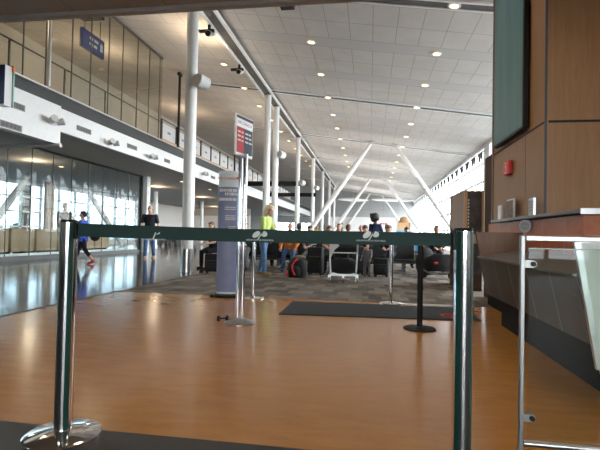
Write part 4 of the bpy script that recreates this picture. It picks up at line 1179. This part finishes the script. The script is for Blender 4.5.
MB().cyl((-W, -.02, .60), (W, -.02, .60), .014, n=10).build('crossbar', M['alu'], t, smooth=True)
m = MB(); m.prism([(-W - .0, .45), (-W + .10, .66), (-W + .19, .74), (-W + .10, .83), (-W, .86)], -.035, -.02); m.build('side_plate', M['paper'], t, bevel=.004)
cx, cy = q.x, q.y
def duffel(label, loc, L, r, rz, m='black_fab', name='duffel_bag'):
    t = thing(name, label, 'bag', loc, rz)
    b = MB()
    rings = []
    for k in range(9):
        u = -1 + 2 * k / 8; rr = r * (1 - .35 * abs(u) ** 4); rings.append(((u * L / 2, 0, r * .85), rr, rr * .85, (1, 0, 0)))
    # loft needs axis not parallel to x
    prev = None; n = 18
    for (c, ra, rb, ax) in rings:
        vs = [b.bm.verts.new((c[0], c[1] + ra * math.cos(2 * PI * j / n), c[2] + rb * math.sin(2 * PI * j / n))) for j in range(n)]
        if prev:
            for j in range(n): b.bm.faces.new((prev[j], prev[(j + 1) % n], vs[(j + 1) % n], vs[j]))
        else: b.bm.faces.new(vs)
        prev = vs
    b.bm.faces.new(list(reversed(prev)))
    b.build('bag_body', M[m], t, smooth=True)
    MB().tube([(-L * .2, -r * .6, r * 1.45), (-L * .12, -r * .3, r * 2.0), (L * .12, -r * .3, r * 2.0), (L * .2, -r * .6, r * 1.45)], .012).build('handle', M['black'], t, smooth=True)
    MB().box((-L * .35, -.012, r * 1.68), (L * .35, .012, r * 1.72)).build('zipper', M['slot'], t)
    return t
duffel('black duffel bag lying on the deck of luggage cart', (cx, cy + .32, .158), .52, .19, R(4))
duffel('black bag stacked on top inside the luggage cart', (cx, cy + .34, .565), .48, .15, R(2))

# stroller heap on the window side
q = foot(438, 278.5)
t = thing('stroller', 'folded black stroller with curved frame on the carpet by windows', 'stroller', (q.x, q.y + .1, .004), R(-12))
arc = [(-.42 + .06 * k * 1.0, 0, .10 + .32 * (1 - math.sin(PI * (k / 14))) * .9 + .02) for k in range(15)]
for sy in (-.2, .2):
    MB().tube([(-.42, sy, .52), (-.40, sy, .33), (-.31, sy, .19), (-.18, sy, .12), (.0, sy, .10), (.3, sy, .12)], .014).build('frame_arc', M['slot'], t, smooth=True)
    for sx in (-.30, .32):
        MB().cyl((sx, sy - .02, .08), (sx, sy + .02, .08), .08, n=20).build('wheel', M['black'], t, smooth=True)
MB().loft([((0, 0, .16), .30, .19, (0, 0, 1)), ((.02, 0, .3), .38, .22, (0, 0, 1)), ((.06, 0, .46), .34, .2, (0, 0, 1)), ((.10, 0, .56), .2, .14, (0, 0, 1))], 22).build('fabric_seat', M['black_fab'], t, smooth=True)
MB().tube([(.3, -.15, .45), (.45, -.13, .62), (.45, .13, .62), (.3, .15, .45)], .014).build('push_handle', M['black'], t, smooth=True)
MB().ell((-.02, -.23, .36), (.05, .02, .028)).build('red_toy', redm, t, smooth=True)
q2 = foot(429, 275.5)
t = thing('backpack', 'black backpack leaning upright behind the folded stroller', 'backpack', (q2.x - .06, q2.y + .22, .004), R(12))
MB().loft([((0, 0, 0), .20, .13, (0, 0, 1)), ((0, 0, .2), .25, .17, (0, 0, 1)), ((0, 0, .48), .23, .16, (0, 0, 1)), ((0, .02, .62), .16, .1, (0, 0, 1)), ((0, .02, .68), .05, .04, (0, 0, 1))], 22).build('pack_body', M['black_fab'], t, smooth=True)
MB().loft([((0, -.14, .08), .15, .07, (0, 0, 1)), ((0, -.15, .3), .15, .07, (0, 0, 1)), ((0, -.12, .36), .1, .05, (0, 0, 1))], 16).build('front_pocket', M['black_fab'], t, smooth=True)
MB().tube([(-.04, .02, .67), (-.03, .02, .73), (.03, .02, .73), (.04, .02, .67)], .01).build('grab_handle', M['black'], t, smooth=True)
q2 = foot(451, 268)
duffel('black duffel bag heaped behind the stroller beside the wooden kiosk', (q2.x - .02, q2.y - .22, .004), .55, .22, R(20))

# folded board sign with lime print
q = on_y(410, 252, 13.0)
t = thing('floor_poster', 'small pale poster board with lime green print standing on carpet', 'poster board', (q.x, 13.0, .004), R(-8))
MB().box((-.26, -.015, .25), (.26, .015, .85)).build('board', M['paper'], t)
MB().box((-.24, -.018, .27), (.16, -.0155, .45)).build('lime_strip', M['lime_print'], t)
MB().box((.14, -.0185, .5), (.25, -.0155, .83)).build('blue_strip', M['skyblue'], t)
for sx in (-.2, .2): MB().box((sx - .015, -.1, 0), (sx + .015, .1, .25)).build('leg', M['alu'], t)

# far kiosk
q = on_y(404, 225, 38.0)
t = thing('shop_kiosk', 'far wooden shop kiosk with sky blue counter near the end wall', 'kiosk', (q.x, 38.0, .004))
MB().box((-.6, -.3, 0), (.6, .3, 1.45)).build('blue_counter', M['skyblue'], t)
MB().box((-.5, -.2, 1.45), (.5, .2, 2.1)).build('wooden_case', M['wood_pale'], t)
MB().loft([((0, 0, 2.1), .45, .2, (0, 0, 1)), ((0, 0, 2.45), .32, .16, (0, 0, 1)), ((0, 0, 2.6), .12, .08, (0, 0, 1))], 16).build('rounded_top', M['wood'], t, smooth=True)
for sx in (-.5, .44): MB().box((sx, -.26, 1.45), (sx + .06, -.2, 2.35)).build('post', M['wood_pale'], t)
# gate signs
for px, lb in ((340, 'red gate sign on the white end wall, nearer the columns'), (384, 'red gate sign on the white end wall beside the kiosk')):
    q = on_y(px, 222.5, YE - 3.25)
    t = thing('wall_sign', lb, 'sign', (q.x, YE - 3.2, q.z - .15), 0, 'red signs on the gate wall')
    MB().box((-.55, -.06, -.16), (.55, 0, .16)).build('sign_box', M['paper'], t)
    m = MB(); words_bars(m, -.45, 0, (.25, .2, .28), .18, -.061, .06, .004); m.build('red_lettering', M['red'], t)
q = on_y(338, 228, YE - 3.25)
t = thing('gate_door', 'grey door under the red gate sign in the end wall', 'door', (q.x, YE - 3.2, .004))
MB().box((-.6, -.05, 0), (.6, 0, 2.1)).build('panel', M['vent'], t); MB().box((.40, -.09, 1.0), (.5, -.051, 1.05)).build('handle', M['alu'], t)

# ------------------------------------------------------------------ concourse beyond the glass and under the balcony
for px, y, lb in ((155, 27.0, 'slim white pillar under the balcony behind the walking man'), (201.5, 35.0, 'slim white pillar under the balcony beside the thick column')):
    q = on_y(px, 230, y)
    t = thing('slim_pillar', lb, 'pillar', (q.x, y, 0), 0, 'slim white pillars under the balcony')
    MB().cyl((0, 0, .1), (0, 0, 3.52), .13, n=20).build('shaft', M['column'], t, smooth=True)
    MB().cyl((0, 0, 0), (0, 0, .1), .17, n=20).build('base', M['alu'], t, smooth=True)
for px, y, lb in ((25, 22.0, 'wide tan pillar behind glass partition, the one beside diagonal brace'), (49, 22.0, 'wide tan pillar behind glass partition, the one by beige figure')):
    q = on_y(px, 210, y)
    tag(MB().box((q.x - .14, y - .22, 0), (q.x + .14, y + .22, 3.5)).build('tan_pillar', M['tan']), lb, 'pillar', 'tan pillars behind the glass')
for (pa, pb, lb) in (((-3, 218), (23, 183), 'pale diagonal brace behind the glass partition next to tan pillar'), ((81, 180), (93, 199), 'pale diagonal brace behind the glass above the walking woman')):
    q0, q1 = on_x(*pa, -16), on_x(*pb, -16)
    d_ = q1 - q0; f_ = lambda z: q0 + d_ * ((z - q0.z) / d_.z)
    tag(spindle(f_(.0), f_(3.50), .16, .10).build('brace_strut', M['offwhite'], smooth=True), lb, 'strut')
# tan lounge seats row behind the glass
ps = None
for k in range(7):
    y = 12.4 + 1.25 * k; lb = 'tan upholstered lounge seat behind the glass, %s from the entrance end' % ORD[k]
    if ps is None:
        ps = thing('lounge_seat', lb, 'seat', (-13.2, y, 0), 0, 'tan lounge seats behind the glass')
        MB().box((-.4, -.58, .12), (.35, .58, .44)).build('seat', M['tan'], ps, bevel=.04)
        MB().box((.35, -.58, .12), (.55, .58, .98)).build('backrest', M['tan'], ps, bevel=.04)
        for sy in (-.5, .5): MB().box((-.3, sy - .03, 0), (.45, sy + .03, .12)).build('leg', M['black'], ps)
    else: copy_tree(ps, (-13.2, y, 0), label=lb)
# row of dark seats under the balcony far
pf = None
for k in range(4):
    q = on_y(163 + k * 9.5, 243, 33.0); lb = 'dark waiting seat with wooden edge under the balcony, %s from the pillar' % ORD[k]
    if pf is None:
        pf = thing('waiting_seat', lb, 'seat', (q.x, 33, 0), 0, 'dark seats under the balcony')
        MB().box((-.3, -.3, .36), (.3, .25, .46)).build('seat', M['black_fab'], pf); MB().box((-.3, .25, .40), (.3, .32, .92)).build('backrest', M['black_fab'], pf)
        MB().box((-.3, -.33, .40), (.3, -.3, .46)).build('wooden_edge', M['wood_pale'], pf)
        for sx in (-.25, .25): MB().box((sx - .02, -.25, 0), (sx + .02, .25, .36)).build('leg', M['slot'], pf)
    else: copy_tree(pf, (q.x, 33, 0), label=lb)
# far white desk under the balcony with lamp
t = thing('service_desk', 'white service desk far under the balcony below warm light', 'desk', (-15.4, 42.0, 0))
MB().box((-2.2, -.4, 0), (2.2, .4, 1.15)).build('desk_body', M['white'], t); MB().box((-2.25, -.45, 1.15), (2.25, .45, 1.2)).build('desk_top', M['wood_pale'], t)
# soffit lamps under balcony
pl = None
sp = [(-9.4, 21.5), (-9.4, 25.5), (-9.4, 29.5), (-12.0, 23.5), (-12.0, 28), (-12.4, 9.5), (-12.4, 13), (-12.4, 16.5)]
nm = ['beside the square pillar', 'second past the square pillar', 'third past the square pillar', 'deep row beside square pillar', 'deep row farther along', 'behind glass, entrance end', 'behind glass, middle', 'behind glass, pillar end']
for (x, y), w_ in zip(sp, nm):
    lb = 'round warm lamp in the balcony underside, ' + w_
    if pl is None:
        pl = thing('soffit_downlight', lb, 'downlight', (x, y, 3.52), 0, 'round lamps under the balcony')
        MB().lathe([(.13, 0), (.13, -.012), (.09, -.016), (.09, 0)], n=20).build('trim_ring', M['white'], pl, smooth=True)
        MB().cyl((0, 0, -.012), (0, 0, -.003), .088, n=20).build('lamp_disc', M['lamp'], pl)
    else: copy_tree(pl, (x, y, 3.52), label=lb)

bpy.data.scenes.remove(TMP)
# ================================================================== LIGHT
def lamp(kind, name, loc, energy, col, size=.3, rot=None, spot=None):
    L = bpy.data.lights.new(name, kind); L.energy = energy; L.color = col
    if kind == 'AREA': L.shape = 'RECTANGLE'; L.size, L.size_y = size if isinstance(size, tuple) else (size, size)
    elif kind in ('POINT', 'SPOT'): L.shadow_soft_size = size
    if spot: L.spot_size = spot; L.spot_blend = .8
    o = bpy.data.objects.new(name, L); C.objects.link(o); o.location = loc
    if rot: o.rotation_euler = rot
    return o
warm = (1.0, .76, .50)
lamp('SPOT', 'uplight', (XC - .9, 13.2, 6.0), 110, warm, .1, (PI, 0, 0), R(110))
for y in (13, 22, 32): lamp('AREA', 'added_warm_fill', (-5.6, y, 5.0), 45, (1.0, .85, .68), (2, 6), (PI, 0, 0))  # added warm fill without fixtures, lifts the balcony side of the ceiling
lamp('POINT', 'balcony_lamp', (-10.2, 9.2, 6.9), 90, warm, .2)
lamp('POINT', 'balcony_lamp', (-10.2, 15.5, 6.9), 60, warm, .2)
lamp('POINT', 'balcony_lamp', (-10.5, 24, 6.9), 60, warm, .2)
for (x, y) in ((-12.4, 11), (-12.4, 15), (-12, 24), (-12, 31), (-15, 42)):
    lamp('POINT', 'concourse_lamp', (x, y, 3.2), 35, warm, .15)
for (x, y) in ((-3, 0.5), (0, .2), (3, .5), (-1.2, 3.6), (1.4, 3.4), (-6, 2)):
    lamp('AREA', 'added_floor_fill', (x, y, 3.60), 14, (1.0, .88, .72), .5)  # added overhead fill out of view, brightens the foreground floor

for (y, e) in ((20, 25), (27, 60), (35, 90), (44, 100), (54, 110)):
    lamp('AREA', 'added_ceiling_fill', (-.5, y, 4.3), e, (1.0, .96, .92), (7, 4), (PI, 0, 0))  # added upward fill without fixtures, brightens the sloping ceiling
wash = lamp('SPOT', 'added_wall_fill', (-1.6, 6.0, 5.6), 190, (1.0, .86, .66), .12, None, R(75))  # added spot without a fixture, brightens the side of the wooden wall
wash.rotation_euler = (Vector((1.8, 6.0, 2.0)) - Vector((-1.6, 6.0, 5.6))).to_track_quat('-Z', 'Y').to_euler()
w = bpy.data.worlds.new('sky'); bpy.context.scene.world = w; w.use_nodes = True
nt = w.node_tree; nt.nodes.clear()
out = nt.nodes.new('ShaderNodeOutputWorld'); bg = nt.nodes.new('ShaderNodeBackground')
tc = nt.nodes.new('ShaderNodeTexCoord'); sp_ = nt.nodes.new('ShaderNodeSeparateXYZ'); nt.links.new(tc.outputs['Generated'], sp_.inputs[0])
c = MIX(nt, ramp(nt, sp_.outputs['Z'], 0.05, .6), (1.6, 1.58, 1.53), (0.70, 0.76, 0.82))
nt.links.new(c, bg.inputs[0]); bg.inputs[1].default_value = 9.0
nt.links.new(bg.outputs[0], out.inputs[0])

# ================================================================== CAMERA
cd = bpy.data.cameras.new('camera'); cam = bpy.data.objects.new('camera', cd); C.objects.link(cam)
cd.sensor_width = 36; cd.lens = 36 * F_PX / 600; cd.clip_start = .05; cd.clip_end = 600
mx = Matrix((rgt, upv, -fwd)).transposed().to_4x4(); mx.translation = CAM
cam.matrix_world = mx
sc = bpy.context.scene; sc.camera = cam
sc.view_settings.view_transform = 'Standard'; sc.view_settings.look = 'None'
sc.view_settings.exposure = 0.35
cy_ = sc.cycles
cy_.max_bounces = 10; cy_.diffuse_bounces = 5; cy_.glossy_bounces = 4; cy_.transparent_max_bounces = 24; cy_.transmission_bounces = 6
cy_.sample_clamp_indirect = 6.0; cy_.caustics_reflective = False; cy_.caustics_refractive = False
cy_.use_denoising = True
